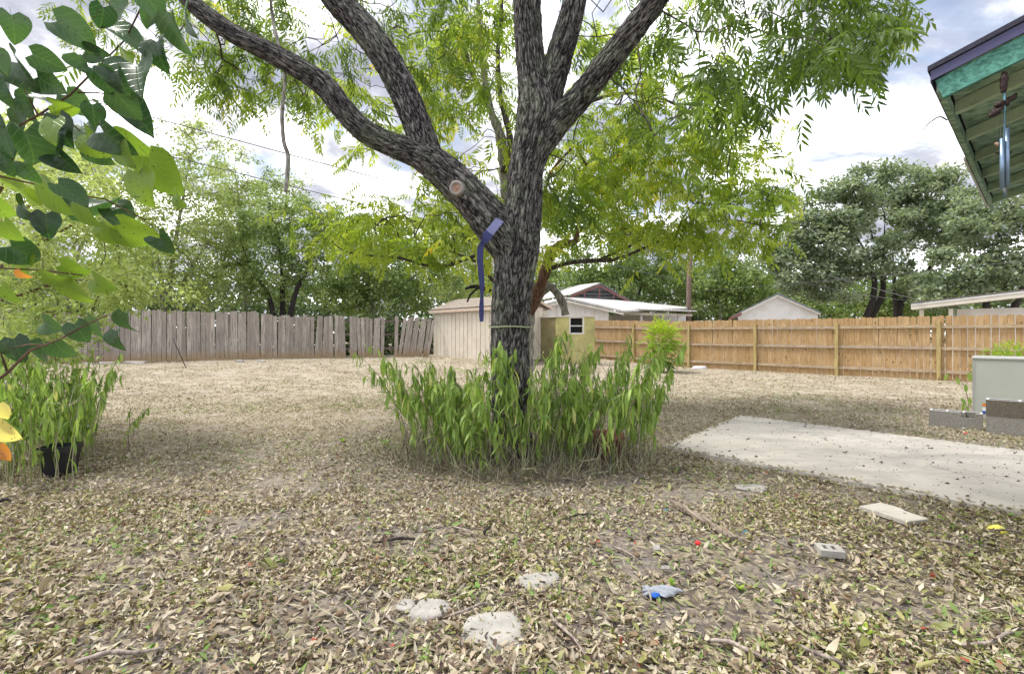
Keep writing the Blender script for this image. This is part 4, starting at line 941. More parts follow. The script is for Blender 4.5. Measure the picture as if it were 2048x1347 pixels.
for s0, s1 in ((-.13, Wd / 2), (Wd + .13, Wd / 2)):
    z0, z1 = ze - .1, zr - .07; mb = MB(); mb.prism([E + ug * s0 + Vector((0, 0, z0)), E + ug * s1 + Vector((0, 0, z1)), E + ug * s1 + Vector((0, 0, z1 + .1)), E + ug * s0 + Vector((0, 0, z0 + .1))], us * .022)
    obj('rake_board', mb.mesh('rake_board', M['shedtrim']), sh)
for i in range(5):      # lapped shingle courses
    f0, f1 = i / 5, (i + 1) / 5; mb = MB()
    q0 = A + ug * (-.13 + f0 * (Wd / 2 + .13)) + Vector((0, 0, ze + .024 + f0 * (zr - ze + .03) + .012)); q1 = A + ug * (-.13 + f1 * (Wd / 2 + .13)) + Vector((0, 0, ze + .024 + f1 * (zr - ze + .03) + .002))
    mb.prism([q0 - us * .14, q1 - us * .14, q1 - us * .14 + Vector((0, 0, .01)), q0 - us * .14 + Vector((0, 0, .012))], us * 4.92); obj('shingle_course', mb.mesh('shingle_course', M['shingle']), sh)

# ---------------------------------------------------------------- olive hut with a window
Yh = 19.3; h0 = P(1113, 640, Yh); hz = gz(h0.x, Yh); ux = Vector((1, -0.10, 0)).normalized(); uy = Vector((-0.85, 1.0, 0)).normalized()
hut = empty('garden_hut', (h0.x, Yh, hz), 'small olive yellow hut with a dark open window beside the beige shed', 'hut')
h0 = Vector((h0.x, h0.y, 0)); wz0, wz1 = H + 3 * Yh / F, H + 32 * Yh / F; ht = H + 34 * Yh / F; w1, w2, w3 = .54, 1.04, 1.50
mb = MB(); T3 = lambda a, z: h0 + ux * a + Vector((0, 0, z))
for a, c, z0, z1 in ((0, w1, hz - .1, ht), (w2, w3, hz - .1, ht), (w1, w2, hz - .1, wz0), (w1, w2, wz1, ht)): mb.box(T3(a, z0), ux * (c - a), uy * .04, (0, 0, z1 - z0))
obj('wall', mb.mesh('wall', M['olive']), hut)
mb = MB(); mb.box(T3(-.003, hz - .1) + uy * .045, -ux * .0 + uy * .85, ux * .04, (0, 0, ht - hz + .09)); mb.box(T3(w3 - .04, hz - .1) + uy * .045, uy * .85, ux * .04, (0, 0, ht - hz + .09)); obj('side_wall', mb.mesh('side_wall', M['olivedark']), hut)
mb = MB(); mb.box(T3(0.04, hz - .1) + uy * .86, ux * (w3 - .1), uy * .03, (0, 0, ht - hz + .05)); obj('back_wall', mb.mesh('back_wall', M['black']), hut)
mb = MB(); mb.box(T3(-.06, ht + .005) - uy * .06, ux * (w3 + .12), uy * 1.06, (0, 0, .035)); obj('roof', mb.mesh('roof', M['cream']), hut)
mb = MB()
for a, c, z0, z1 in ((w1 - .04, w1, wz0 - .06, wz1 + .04), (w2, w2 + .04, wz0 - .06, wz1 + .04), (w1, w2, wz0 - .06, wz0), (w1, w2, wz1, wz1 + .04), (w1, w2, (wz0 + wz1) / 2 - .04, (wz0 + wz1) / 2)): mb.box(T3(a, z0) - uy * .02, ux * (c - a), uy * .03, (0, 0, z1 - z0))
win = obj('window', mb.mesh('window', M['white']), hut)
mb = MB(); mb.box(T3(w1, wz0) + uy * .10, ux * (w2 - w1), uy * .006, (0, 0, wz1 - wz0)); obj('dark_opening', mb.mesh('dark_opening', M['black']), win)  # near-black sheet stands for the unlit inside of the hut

# ---------------------------------------------------------------- white building with metal roofs beyond the fence
Yb = 27.0; nb = empty('carport_house', P(1150, 668, Yb) - Vector((0, 0, H)), 'white metal roofed building with maroon trusses beyond the hut', 'building')
def wallbox(name, px0, px1, pyt, Y, d, mat, parent, zlow=0.0):
    a = P(px0, pyt, Y); c = P(px1, pyt, Y); mb = MB(); mb.box((a.x, Y, zlow), (c.x - a.x, 0, 0), (0, d, 0), (0, 0, a.z - zlow)); return obj(name, mb.mesh(name, mat), parent)
mb = MB(); mb.prism([P(1088, 700, Yb) , P(1217, 700, Yb), P(1217, 617, Yb), P(1134, 602, Yb), P(1088, 611, Yb)], (0, 6, 0)); obj('wall', mb.mesh('wall', M['white']), nb)
for i in range(7):
    x = 1094 + i * 19; mb = MB(); a = P(x, 640, Yb - .02); top = 604 + abs(x - 1134) * .18; c = P(x, top + 4, Yb); mb.box((a.x, Yb - .03, 1.0), (.03, 0, 0), (0, .028, 0), (0, 0, c.z - 1.0)); obj('batten', mb.mesh('batten', M['cream']), nb)
def slab(name, pts, d, mat, parent): mb = MB(); mb.prism(pts, d); return obj(name, mb.mesh(name, mat), parent)
slab('roof', [P(1134, 598, Yb - .4), P(1247, 624, Yb - .4), P(1390, 618, 35), P(1260, 604, 35)], (0, 0, .10), M['whitemetal'], nb)
slab('rake_board', [P(1134, 600, Yb - .42), P(1247, 626, Yb - .42), P(1247, 630, Yb - .42), P(1134, 604, Yb - .42)], (0, -.04, 0), M['cream'], nb)
slab('rake_board', [P(1134, 600, Yb - .42), P(1084, 612, Yb - .42), P(1084, 616, Yb - .42), P(1134, 604, Yb - .42)], (0, -.04, 0), M['cream'], nb)
slab('roof', [P(1132, 598, Yb - .4), P(1084, 611, Yb - .4), P(1090, 604, 33), P(1134, 596, 33)], (0, 0, .08), M['whitemetal'], nb)
# open carport to the right
Yc = 28.5
a = P(1216, 617, Yc - .5); c = P(1388, 624, Yc); mb = MB(); nr = 24
for i in range(nr):
    x0 = a.x + (c.x - a.x) * i / nr; x1 = a.x + (c.x - a.x) * (i + 1) / nr; zf = a.z + (c.z - a.z) * i / nr; zm = .028
    mb.prism([(x0, Yc - .5, zf), (x1, Yc - .5, zf), (x1, Yc - .5, zf + .04), ((x0 * .5 + x1 * .5), Yc - .5, zf + .04 + zm), (x0, Yc - .5, zf + .04)], (0, 7, .32))
obj('carport_roof', mb.mesh('carport_roof', M['whitemetal']), nb)
slab('carport_beam', [P(1240, 623, Yc), P(1385, 628, Yc), P(1385, 632, Yc), P(1240, 629, Yc)], (0, .1, 0), M['cream'], nb)
for px in (1283, 1326, 1358):
    p = P(px, 630, Yc + .2); mb = MB(); mb.box((p.x - .06, p.y, 0), (.12, 0, 0), (0, .12, 0), (0, 0, p.z)); obj('post', mb.mesh('post', M['white']), nb)
wallbox('back_wall', 1217, 1310, 630, 33, .2, M['cream'], nb); wallbox('back_wall', 1311, 1372, 630, 33.5, .2, M['white'], nb)
wallbox('side_wall', 1217, 1222, 632, Yb + 3, 2.0, M['cream'], nb)
# high roof with maroon truss
Yg = 33.0
slab('upper_roof', [P(1199, 567, Yg), P(1143, 589, Yg), P(1078, 600, Yg + 8), P(1110, 577, Yg + 8)], (0, 0, .08), M['whitemetal'], nb)
slab('upper_roof', [P(1200, 567, Yg), P(1268, 606, Yg), P(1240, 606, Yg + 8), P(1180, 577, Yg + 8)], (0, 0, .08), M['purlin'], nb)
tr = obj('truss', (lambda mb: ([mb.tube([p, q], .085, 4) for p, q in ((P(1199, 571, Yg - .1), P(1143, 592, Yg - .1)), (P(1199, 571, Yg - .1), P(1268, 608, Yg - .1)), (P(1143, 592, Yg - .1), P(1160, 604, Yg - .1)))], [mb.tube([P(x, y, Yg - .05), P(x, 606, Yg - .05)], .05, 4) for x, y in ((1169, 583), (1199, 573), (1227, 588))], mb.mesh('truss', M['maroon']))[2])(MB()), nb)
slab('gable_back', [P(1199, 573, Yg + .5), P(1150, 593, Yg + .5), P(1160, 612, Yg + .5), P(1262, 610, Yg + .5)], (0, .05, 0), M['purlin'], nb)
for i, y in enumerate((584, 591, 598, 604)):
    hw = (y - 570) * 1.9; mb = MB(); mb.tube([P(max(1152, 1199 - hw), y, Yg + .4), P(min(1260, 1199 + hw * .95), y, Yg + .4)], .035, 4); obj('purlin', mb.mesh('purlin', M['black']), nb)

# ---------------------------------------------------------------- white gable beyond the cedar fence
Yw = 24.0; wg = empty('white_outbuilding', (P(1560, 660, Yw).x, Yw, 0), 'white gabled outbuilding with grey shingle roof seen over the cedar fence', 'building')
sd = Vector((0.62, 1.0, 0)).normalized() * 3.4
slab('wall', [P(1476, 700, Yw), P(1636, 700, Yw), P(1636, 624, Yw), P(1556, 590, Yw), P(1476, 626, Yw)], sd, M['white'], wg)
slab('roof', [P(1556, 586, Yw) - sd * .06, P(1642, 624, Yw) - sd * .06, P(1642, 627, Yw) - sd * .06, P(1556, 589.5, Yw) - sd * .06], sd * 1.12, M['greyshingle'], wg)
slab('roof', [P(1555.5, 586, Yw) - sd * .06, P(1466, 631, Yw) - sd * .06, P(1466, 635, Yw) - sd * .06, P(1555.5, 589.5, Yw) - sd * .06], sd * 1.12, M['greyshingle'], wg)
slab('rake_board', [P(1555, 590, Yw - .26), P(1640, 627, Yw - .26), P(1640, 629.5, Yw - .26), P(1555, 592.5, Yw - .26)], (0, -.04, 0), M['cream'], wg)
slab('rake_board', [P(1555, 590, Yw - .26), P(1482, 625, Yw - .26), P(1482, 628, Yw - .26), P(1555, 592.5, Yw - .26)], (0, -.04, 0), M['cream'], wg)
slab('eave_board', [P(1482, 624, Yw - .27), P(1457, 637, Yw - .27), P(1457, 641, Yw - .27), P(1482, 630, Yw - .27)], (0, -.06, 0), M['maroon'], wg)

# ---------------------------------------------------------------- long low house at the right
Yr = 20.0; rh = empty('neighbour_house', (P(1950, 660, Yr).x, Yr, 0), 'cream low roofed house at the right beyond the cedar fence', 'house')
f0, f1 = P(1822, 611, 20.0), P(2075, 582, 17.6); dr_ = (f1 - f0); dh = Vector((dr_.x, dr_.y, 0)).normalized(); bk = Vector((-dh.y, dh.x, 0))
ex = f0 + dr_ * 1.6
slab('fascia_board', [f0, ex, ex - Vector((0, 0, .16)), f0 - Vector((0, 0, .16))], bk * .04, M['cream'], rh)
slab('roof', [f0 + Vector((0, 0, .002)), ex + Vector((0, 0, .002)), ex + Vector((0, 0, .10)), f0 + Vector((0, 0, .10))], bk * 5 + Vector((0, 0, .22)), M['greyshingle'], rh)
slab('drip_edge', [f0 - bk * .02 + Vector((0, 0, .003)), ex - bk * .02 + Vector((0, 0, .003)), ex - bk * .02 + Vector((0, 0, .06)), f0 - bk * .02 + Vector((0, 0, .06))], bk * .015, M['white'], rh)
for i in range(26):
    q = f0 + dr_ * (i / 26 * 1.05) - bk * .03 + Vector((0, 0, .10)); mb = MB(); mb.box(q, dr_ / 26 * 1.05 * .93, bk * .5 + Vector((0, 0, .022)), (0, 0, .02)); obj('shingle_tab', mb.mesh('shingle_tab', M['shingle']), rh)
slab('soffit', [f0 + bk * .045 - Vector((0, 0, .15)), ex + bk * .045 - Vector((0, 0, .15)), ex + bk * .9 - Vector((0, 0, .15)), f0 + bk * .9 - Vector((0, 0, .15))], (0, 0, .02), M['cream'], rh)
w0 = f0 + dh * 1.4 + bk * .9; mb = MB(); mb.box((w0.x, w0.y, 0), dh * 9, bk * 4, (0, 0, f0.z - .16)); obj('wall', mb.mesh('wall', M['white']), rh)
p = f0 + dh * .9 + bk * .4
for off in (0.25, 1.15):
    mb = MB(); mb.box((f0.x + dh.x * off + bk.x * .3, f0.y + dh.y * off + bk.y * .3, 0), dh * .14, bk * .14, (0, 0, f0.z - .16)); obj('post', mb.mesh('post', M['cream']), rh)

# ---------------------------------------------------------------- utility pole and wires
Yp = 34.0; pb = P(1378, 668, Yp); up_ = empty('utility_pole', (pb.x, Yp, 0), 'brown wooden utility pole left of the broad green tree', 'utility pole')
mb = MB(); mb.tube([(pb.x - .05, Yp, -.1), (pb.x, Yp, 5), (pb.x + .25, Yp, H + (HY - 415) / F * Yp)], [.2, .17, .13], 10); obj('shaft', mb.mesh('shaft', M['pole'], True), up_)
zt = H + (HY - 440) / F * Yp; mb = MB(); mb.box((pb.x - .7, Yp - .12, zt - .9), (1.7, 0, 0), (0, .1, 0), (0, 0, .12)); obj('crossarm', mb.mesh('crossarm', M['pole']), up_)
mb = MB(); mb.tube([(pb.x + .36, Yp - .2, zt - 2.2), (pb.x + .36, Yp - .2, zt - 1.5)], .17, 10); obj('transformer', mb.mesh('transformer', M['purlin'], True), up_)
def wire(name, a, c, r, label, sag=0.2):
    mb = MB(); pts = [a.lerp(c, i / 16) - Vector((0, 0, sag * 4 * (i / 16) * (1 - i / 16))) for i in range(17)]; mb.tube(pts, r, 5); obj(name, mb.mesh(name, M['wire'], True), label=label, cat='cable')
wire('power_line', P(-200, 178, 15), P(1374, 565, 33.9), .019, 'lower of the two cables crossing the sky left of the pecan', .05)
wire('power_line', P(-200, 98, 15), P(1374, 520, 33.9), .019, 'upper of the two cables crossing the sky left of the pecan', .05)
wire('service_cable', P(1381, 455, 33.9), P(1845, 602, 19.6), .014, 'slanting cable from the pole down to the cream house', .25)
wire('service_cable', P(1381, 470, 33.9), P(1845, 604, 19.7), .010, 'thin second cable slanting down to the cream house', .8)
wire('span_cable', P(1385, 583, 33.9), P(2200, 505, 16), .011, 'long cable crossing in front of the oaks toward the right', .1)

# ---------------------------------------------------------------- green house corner, upper right
K0 = P(1868, 140, 2.18); K1 = P(1980, 400, 4.29); ez = K0.z
ee = Vector((K1.x - K0.x, K1.y - K0.y, 0)); EL = ee.length; ee.normalize(); rr_ = Vector((ee.y, -ee.x, 0)); SLO = .29
def rk(e, r, dz=0.0): q = K0 + ee * e + rr_ * r; return Vector((q.x, q.y, ez + SLO * r + dz))
house = empty('green_house', (K0 + rr_ * .8).xyz * 1, 'corner of a green painted house eave in the upper right', 'house'); 
RW = 2.4
slab('roof', [rk(-.02, -.02, 0), rk(-.02, RW, 0), rk(EL + .02, RW, 0), rk(EL + .02, -.02, 0)], (0, 0, .022), M['roofdark'], house)
slab('drip_edge', [rk(-.012, -.01, -.004), rk(-.012, RW, -.004), rk(-.012, RW, -.046), rk(-.012, -.01, -.046)], ee * .006, M['flash'], house)
slab('drip_edge', [rk(-.004, -.012, -.004), rk(EL, -.012, -.004), rk(EL, -.012, -.05), rk(-.004, -.012, -.05)], rr_ * .006, M['roofdark'], house)
slab('fascia_board', [rk(.0, .004, -.05), rk(.0, RW, -.05), rk(.0, RW, -.145), rk(.0, .03, -.145)], ee * .022, M['teal'], house)
slab('eave_board', [rk(.024, .006, -.045), rk(EL, .006, -.045), rk(EL, .006, -.10), rk(.024, .006, -.10)], rr_ * .022, M['green'], house)
slab('gutter_strip', [rk(1.35, -.02, -.05), rk(EL - .02, -.02, -.05), rk(EL - .02, -.02, -.066), rk(1.35, -.02, -.066)], rr_ * .012, M['whitemetal'], house)
nb_ = 16
for i in range(nb_):
    a_, c_ = .028 + (EL - .03) * i / nb_, .028 + (EL - .03) * (i + 1) / nb_
    slab('soffit_board', [rk(a_ + .003, .03, -.004 - .002 * (i % 3)), rk(a_ + .003, RW, -.004 - .002 * (i % 3)), rk(c_ - .003, RW, -.004 - .002 * (i % 3)), rk(c_ - .003, .03, -.004 - .002 * (i % 3))], (0, 0, -.016), M['green'], house)
for e in (0.42, 0.92, 1.42, 1.92, 2.42, 2.92):
    slab('rafter', [rk(e, .03, -.026), rk(e, RW, -.026), rk(e, RW, -.105), rk(e, .03, -.085)], ee * .04, M['lgreen'], house)
slab('wall', [Vector((*rk(.3, .72).xy, -.05)), Vector((*rk(.3, 3.0).xy, -.05)), Vector((*rk(EL - .3, 3.0).xy, -.05)), Vector((*rk(EL - .3, .72).xy, -.05))], (0, 0, ez + .1), M['housewall'], house)
vp_ = rk(.10, .335, 0); mb = MB(); mb.tube([vp_ - Vector((0, 0, .02)), vp_ + Vector((0, 0, .8))], .034, 14); obj('vent_pipe', mb.mesh('vent_pipe', M['flash'], True), house)
mb = MB(); C = catmull([(*rk(.62, -.02, -.03), .004), (*(rk(.60, -.05, .0)), .0035), (*(rk(.57, -.09, -.02)), .0028), (*(rk(.55, -.11, -.05)), .002)], .01); mb.tube([c[:3] for c in C], [float(c[3]) for c in C], 6)
obj('dead_twig', mb.mesh('dead_twig', M['darkbark'], True), label='short dark twig sticking out from the green eave', cat='twig')

# wind chime
Yc_ = 2.03; wc_ = empty('wind_chime', P(2008, 140, Yc_), 'driftwood wind chime with two metal tubes hanging under the green eave', 'wind chime')
def wob(c, ax, L, r, n=9, seed=0):
    """an uneven driftwood lump along an axis"""
    rr2 = np.random.default_rng(seed); ax = Vector(ax).normalized(); pts, rs = [], []
    for i in range(n):
        t = i / (n - 1) - .5; pts.append(Vector(c) + ax * L * t + Vector(rr2.normal(0, r * .22, 3))); rs.append(r * (.45 + .75 * math.cos(t * 2.6)) * (0.75 + .5 * rr2.random()))
    return pts, rs
mb = MB(); mb.tube([P(2008, 128, Yc_), P(2008, 152, Yc_)], .0015, 5); obj('hook', mb.mesh('hook', M['string']), wc_)
mb = MB(); mb.tube(*wob(P(2008, 165, Yc_), (.05, 0, 1), .085, .011, 9, 1), 8); obj('hanger', mb.mesh('hanger', M['chimewood'], True), wc_)
for s_, (c_, L_, r_) in enumerate(((P(2007, 208, Yc_), .14, .0105), (P(1992, 224, Yc_ - .02), .07, .009), (P(2022, 196, Yc_ + .02), .06, .009), (P(2001, 206, Yc_ - .015), .05, .009))):
    mb = MB(); mb.tube(*wob(c_, (.78, .1, .5), L_, r_, 11, 5 + s_), 8); obj('driftwood', mb.mesh('driftwood', M['chimewood'], True), wc_)
mb = MB(); mb.tube([P(2009, 180, Yc_), P(2009, 395, Yc_)], .0035, 6); obj('cord', mb.mesh('cord', M['cord'], True), wc_)
for px, y0, y1, w_ in ((2004, 277, 378, 7.5), (2014, 257, 371, 8.5)):
    mb = MB(); mb.tube([P(px, y0, Yc_ - .01), P(px, y1, Yc_ - .01)], w_ / 2 / F * Yc_, 14); ch = obj('chime_tube', mb.mesh('chime_tube', M['alu'], True), wc_)
    for dx in (-2.5, 2.5): mb = MB(); mb.tube([P(px + dx, y0 + 2, Yc_ - .01), P(px + dx * 1.6, 205, Yc_)], .0006, 4); obj('string', mb.mesh('string', M['string']), ch)
mb = MB(); mb.tube([P(1994, 286, Yc_), P(1995, 215, Yc_)], .0006, 4); obj('string', mb.mesh('string', M['string']), wc_)
mb = MB(); mb.tube(*wob(P(1994, 288, Yc_), (0, 0, 1), .014, .006, 5, 9), 6); obj('bead', mb.mesh('bead', M['cutwood'], True), wc_)
mb = MB(); mb.tube(*wob(P(2007, 305, Yc_ + .01), (1, 0, 0), .062, .0085, 7, 12), 8); obj('clapper', mb.mesh('clapper', M['chimewood'], True), wc_)
mb = MB(); mb.tube([P(2010, 372, Yc_), P(2010, 393, Yc_)], [.006, .005], 8); obj('wind_catcher', mb.mesh('wind_catcher', M['purlin'], True), wc_)

# ---------------------------------------------------------------- air conditioner and cinder blocks
u1 = Vector((0.707, -0.707, 0)); u2 = Vector((0.707, 0.707, 0))
Q0 = P(1945, 714, 7.55); Q0 = Vector((Q0.x, Q0.y, 0)); zt = H - 46 * 7.55 / F; zb_ = gz(Q0.x, Q0.y) + .03
ac = empty('air_conditioner', (Q0.x, Q0.y, zb_ - .05), 'grey green metal air conditioning cabinet behind the concrete blocks at the right', 'air conditioner')
mb = MB(); mb.box(Q0 + Vector((0, 0, zb_)), u1 * 1.35, u2 * .95, (0, 0, zt - zb_ - .03)); obj('cabinet', mb.mesh('cabinet', M['ac'], bevel=.006), ac)
mb = MB(); mb.box(Q0 - u1 * .012 - u2 * .012 + Vector((0, 0, zt - .03)), u1 * 1.374, u2 * .974, (0, 0, .03)); obj('lid', mb.mesh('lid', M['aclid'], bevel=.006), ac)
mb = MB(); mb.box(Q0 - u1 * .1 - u2 * .1 + Vector((0, 0, zb_ - .08)), u1 * 1.5, u2 * 1.15, (0, 0, .078)); obj('pad', mb.mesh('pad', M['block']), ac)
mb = MB(); mb.box(Q0 - u2 * .004 - u1 * .002 + Vector((0, 0, zb_ + .02)), u1 * .03, u2 * .0035, (0, 0, zt - zb_ - .07)); obj('corner_trim', mb.mesh('corner_trim', M['aclid']), ac)
for nm, a_, z0, w_, h_, mt in (('warning_sticker', .11, H - 143 * 7.5 / F, .10, .045, 'orange'), ('rating_sticker', .11, H - 158 * 7.5 / F, .085, .10, 'stwhite')):
    mb = MB(); mb.box(Q0 + u1 * a_ - u2 * .003 + Vector((0, 0, z0)), u1 * w_, u2 * .002, (0, 0, h_)); st_ = obj(nm, mb.mesh(nm, M[mt]), ac)
mb = MB(); mb.box(Q0 + u1 * .11 - u2 * .0045 + Vector((0, 0, H - 158 * 7.5 / F)), u1 * .085, u2 * .0012, (0, 0, .045)); 
obj('blue_print', mb.mesh('blue_print', M['blue']), st_)
mb = MB(); c_ = Q0 + u1 * .165 - u2 * .0045 + Vector((0, 0, H - 158 * 7.5 / F + .07)); mb.tube([c_, c_ - u2 * .0012], .016, 12); obj('blue_print', mb.mesh('blue_print', M['blue']), st_)

def cinder(loc, d, L, Wt, Ht, mat, label, top=None, holes=3, notch=False):
    """hollow block: outer shell, cross webs and open cores"""
    d = Vector(d).normalized(); n = Vector((-d.y, d.x, 0)); o = empty('cinder_block', loc, label, 'concrete block', 'grey concrete blocks beside the air conditioner'); loc = Vector(loc); th = .032
    mb = MB()
    def seg(a, c, y0, y1, z1): mb.box(loc + d * a + n * y0, d * (c - a), n * (y1 - y0), (0, 0, z1))
    if notch:
        seg(0, L * .62, 0, th, Ht); seg(L * .86, L, 0, th, Ht); seg(L * .62, L * .86, 0, th, Ht * .72)
    else: seg(0, L, 0, th, Ht)
    seg(0, L, Wt - th, Wt, Ht)
    for i in range(holes + 1):
        a = (L - th) * i / holes; seg(a, a + th, th, Wt - th, Ht - (.002 if not notch else .004))
    mb.box(loc + d * th + n * th, d * (L - 2 * th), n * (Wt - 2 * th), (0, 0, .03))
    obj('shell', mb.mesh('shell', mat), o)
    mb = MB(); z = Ht + .001
    def cap(a, c, y0, y1): mb.box(loc + d * a + n * y0 + Vector((0, 0, z)), d * (c - a), n * (y1 - y0), (0, 0, .006))
    if notch: cap(.004, L * .60, .003, th - .003); cap(L * .88, L - .004, .003, th - .003)
    else: cap(.004, L - .004, .003, th - .003)
    cap(.004, L - .004, Wt - th + .003, Wt - .003)
    for i in range(holes + 1): a = (L - th) * i / holes; cap(a + .003, a + th - .003, th, Wt - th)
    obj('rim', mb.mesh('rim', M['blocktop']), o); return o
cl = G(1858, 852); cinder((cl.x, cl.y, gz(cl.x, cl.y) + .0), u1, .54, .19, .225, M['block'], 'chipped grey block lying alone left of the stacked pair', notch=True)
cr_ = G(1972, 866); cinder((cr_.x, cr_.y, gz(cr_.x, cr_.y) - .01), u1 + u2 * .02, .62, .20, .225, M['block'], 'lower pale block of the stacked pair by the air conditioner', holes=2)
cinder((cr_.x, cr_.y, gz(cr_.x, cr_.y) + .222), u1 + u2 * .02, .62, .20, .215, M['blockdark'], 'upper dark stained block of the stacked pair by the air conditioner', holes=2)

# ---------------------------------------------------------------- small plants
def bush(name, label, c, rx, ry, rz, n, mat, lsz, wd, stems=10, cat='bush', up=0.5):
    c = Vector(c); t = empty(name, c, label, cat); d = unit(rng.normal(0, 1, (n, 3))); rr2 = (0.3 + .7 * rng.random(n) ** .6)[:, None]
    O = np.array([c.x, c.y, c.z + rz]) + d * rr2 * np.array([rx, ry, rz]); O[:, 2] = np.maximum(O[:, 2], c.z + .03)
    D = d + rng.normal(0, .5, (n, 3)); D[:, 2] += up - .5; U = rng.normal(0, .5, (n, 3)) + [0, 0, 1]
    r = np.clip((O[:, 2] - c.z) / (2 * rz) * .8 + rng.normal(0.1, .15, n), 0, 1)
    V, T, R = batch(TD, O, D, U, lsz * (.6 + .8 * rng.random(n)), wd, bend=.4, rnd=r); obj('foliage', mesh_np('foliage', V, T, mat, R), t, kind='stuff')
    for i in range(stems):
        a = rng.random() * 6.28; e = Vector((c.x + math.cos(a) * rx * .7, c.y + math.sin(a) * ry * .7, c.z + rz * (1 + .7 * rng.random())))
        C = catmull([(*c, .012), (*(c.lerp(e, .5) + Vector((0, 0, rz * .2))), .008), (*e, .003)], .08); mb = MB(); mb.tube([q[:3] for q in C], [float(q[3]) for q in C], 5); obj('stem', mb.mesh('stem', M['stem'], True), t)
    return t
Yf = 16.6; p = P(1320, 700, Yf); pg = Vector((p.x, Yf, gz(p.x, Yf)))
t = empty('sumac_bush', pg, 'bright yellow green feathery bush in front of the cedar fence', 'bush')
PB = [frond_tpl(7, 0.30, 0.075, 0.024, 0.7, 200 + s) for s in range(3)]
n = 330; O = np.array(pg) + np.stack([rng.normal(0, .24, n), rng.normal(0, .2, n), rng.random(n) ** .8 * 1.45 + .1], 1); O[:, 0] += .05
wd_ = 1 - .55 * np.abs((O[:, 2] - pg.z) / 1.6 - .35); O[:, 0] = pg.x + (O[:, 0] - pg.x) * wd_
D = (O - np.array([pg.x, pg.y, pg.z + .6])) * [1.2, 1.2, .6] + rng.normal(0, .25, (n, 3)); U = rng.normal(0, .3, (n, 3)) + [0, 0, 1]
V, T, R = place_fronds(PB, O, D, U, 0.9 + .4 * rng.random(n), np.clip((O[:, 2] - pg.z) / 1.3, 0.02, .95)); obj('foliage', mesh_np('foliage', V, T, M['lime_leaf'], R), t, kind='stuff')
for i in range(6):
    e = pg + Vector((rng.normal(0, .2), rng.normal(0, .15), 1.1 + .4 * rng.random())); mb = MB(); mb.tube([pg, pg.lerp(e, .5) + Vector((.03, 0, 0)), e], [.014, .01, .004], 5); obj('stem', mb.mesh('stem', M['stem'], True), t)
q = P(2030, 716, 8.9); bush('grassy_bush', 'bright green leafy plant growing up behind the air conditioner', (q.x, q.y, gz(q.x, q.y)), .68, .4, .58, 1900, M['lime_leaf'], .10, .02, 8)
# little vine beside the air conditioner
vb = G(1938, 850); vt = empty('vine_sprig', vb, 'thin leafy sprig leaning out left of the air conditioner', 'plant')
C = catmull([(*vb, .004), (*P(1936, 800, 7.2), .004), (*P(1925, 765, 7.1), .003), (*P(1905, 750, 7.0), .003), (*P(1885, 743, 7.0), .002)], .03); mb = MB(); mb.tube([c[:3] for c in C], [float(c[3]) for c in C], 5); obj('stem', mb.mesh('stem', M['stem'], True), vt)
O = np.array([P(a, c, 7.05) for a, c in ((1895, 746), (1912, 753), (1931, 768), (1922, 795), (1938, 795), (1932, 810), (1926, 806), (1940, 825), (1936, 745))]); n = len(O)
V, T, R = batch(TN, O, np.stack([rng.normal(0.1, .3, n), rng.normal(0, .2, n), -np.ones(n)], 1), rng.normal(0, .3, (n, 3)) + [0, -1, 0], .125, .05, rnd=rng.random(n) * .6 + .3)
obj('leaves', mesh_np('leaves', V, T, M['weed_leaf'], R), vt)
for lab, px, py, s_ in (('tiny bright green sprout alone on the bare ground left of the tree', 686, 884, .075), ('tiny green seedling among leaves at the front right', 1730, 1272, .06), ('small pair of green leaves right of the tan stone', 1345, 1170, .04), ('low green seedling at the bottom right of centre', 1480, 1180, .05), ('tuft of green leaves under the left edge of the weed clump', 770, 890, .09)):
    c = G(px, py); n = 9; a = rng.random(n) * 6.28; V, T, R = batch(TN, np.repeat(np.array([c]), n, 0), np.stack([np.cos(a), np.sin(a), 1.2 + rng.random(n)], 1), np.stack([-np.cos(a), -np.sin(a), .6 + 0 * a], 1), s_ * (.7 + .5 * rng.random(n)), s_ * .3, bend=.7, rnd=.5 + .5 * rng.random(n))
    t = obj('seedling', mesh_np('seedling', V, T, M['lime_leaf'], R), label=lab, cat='seedling')

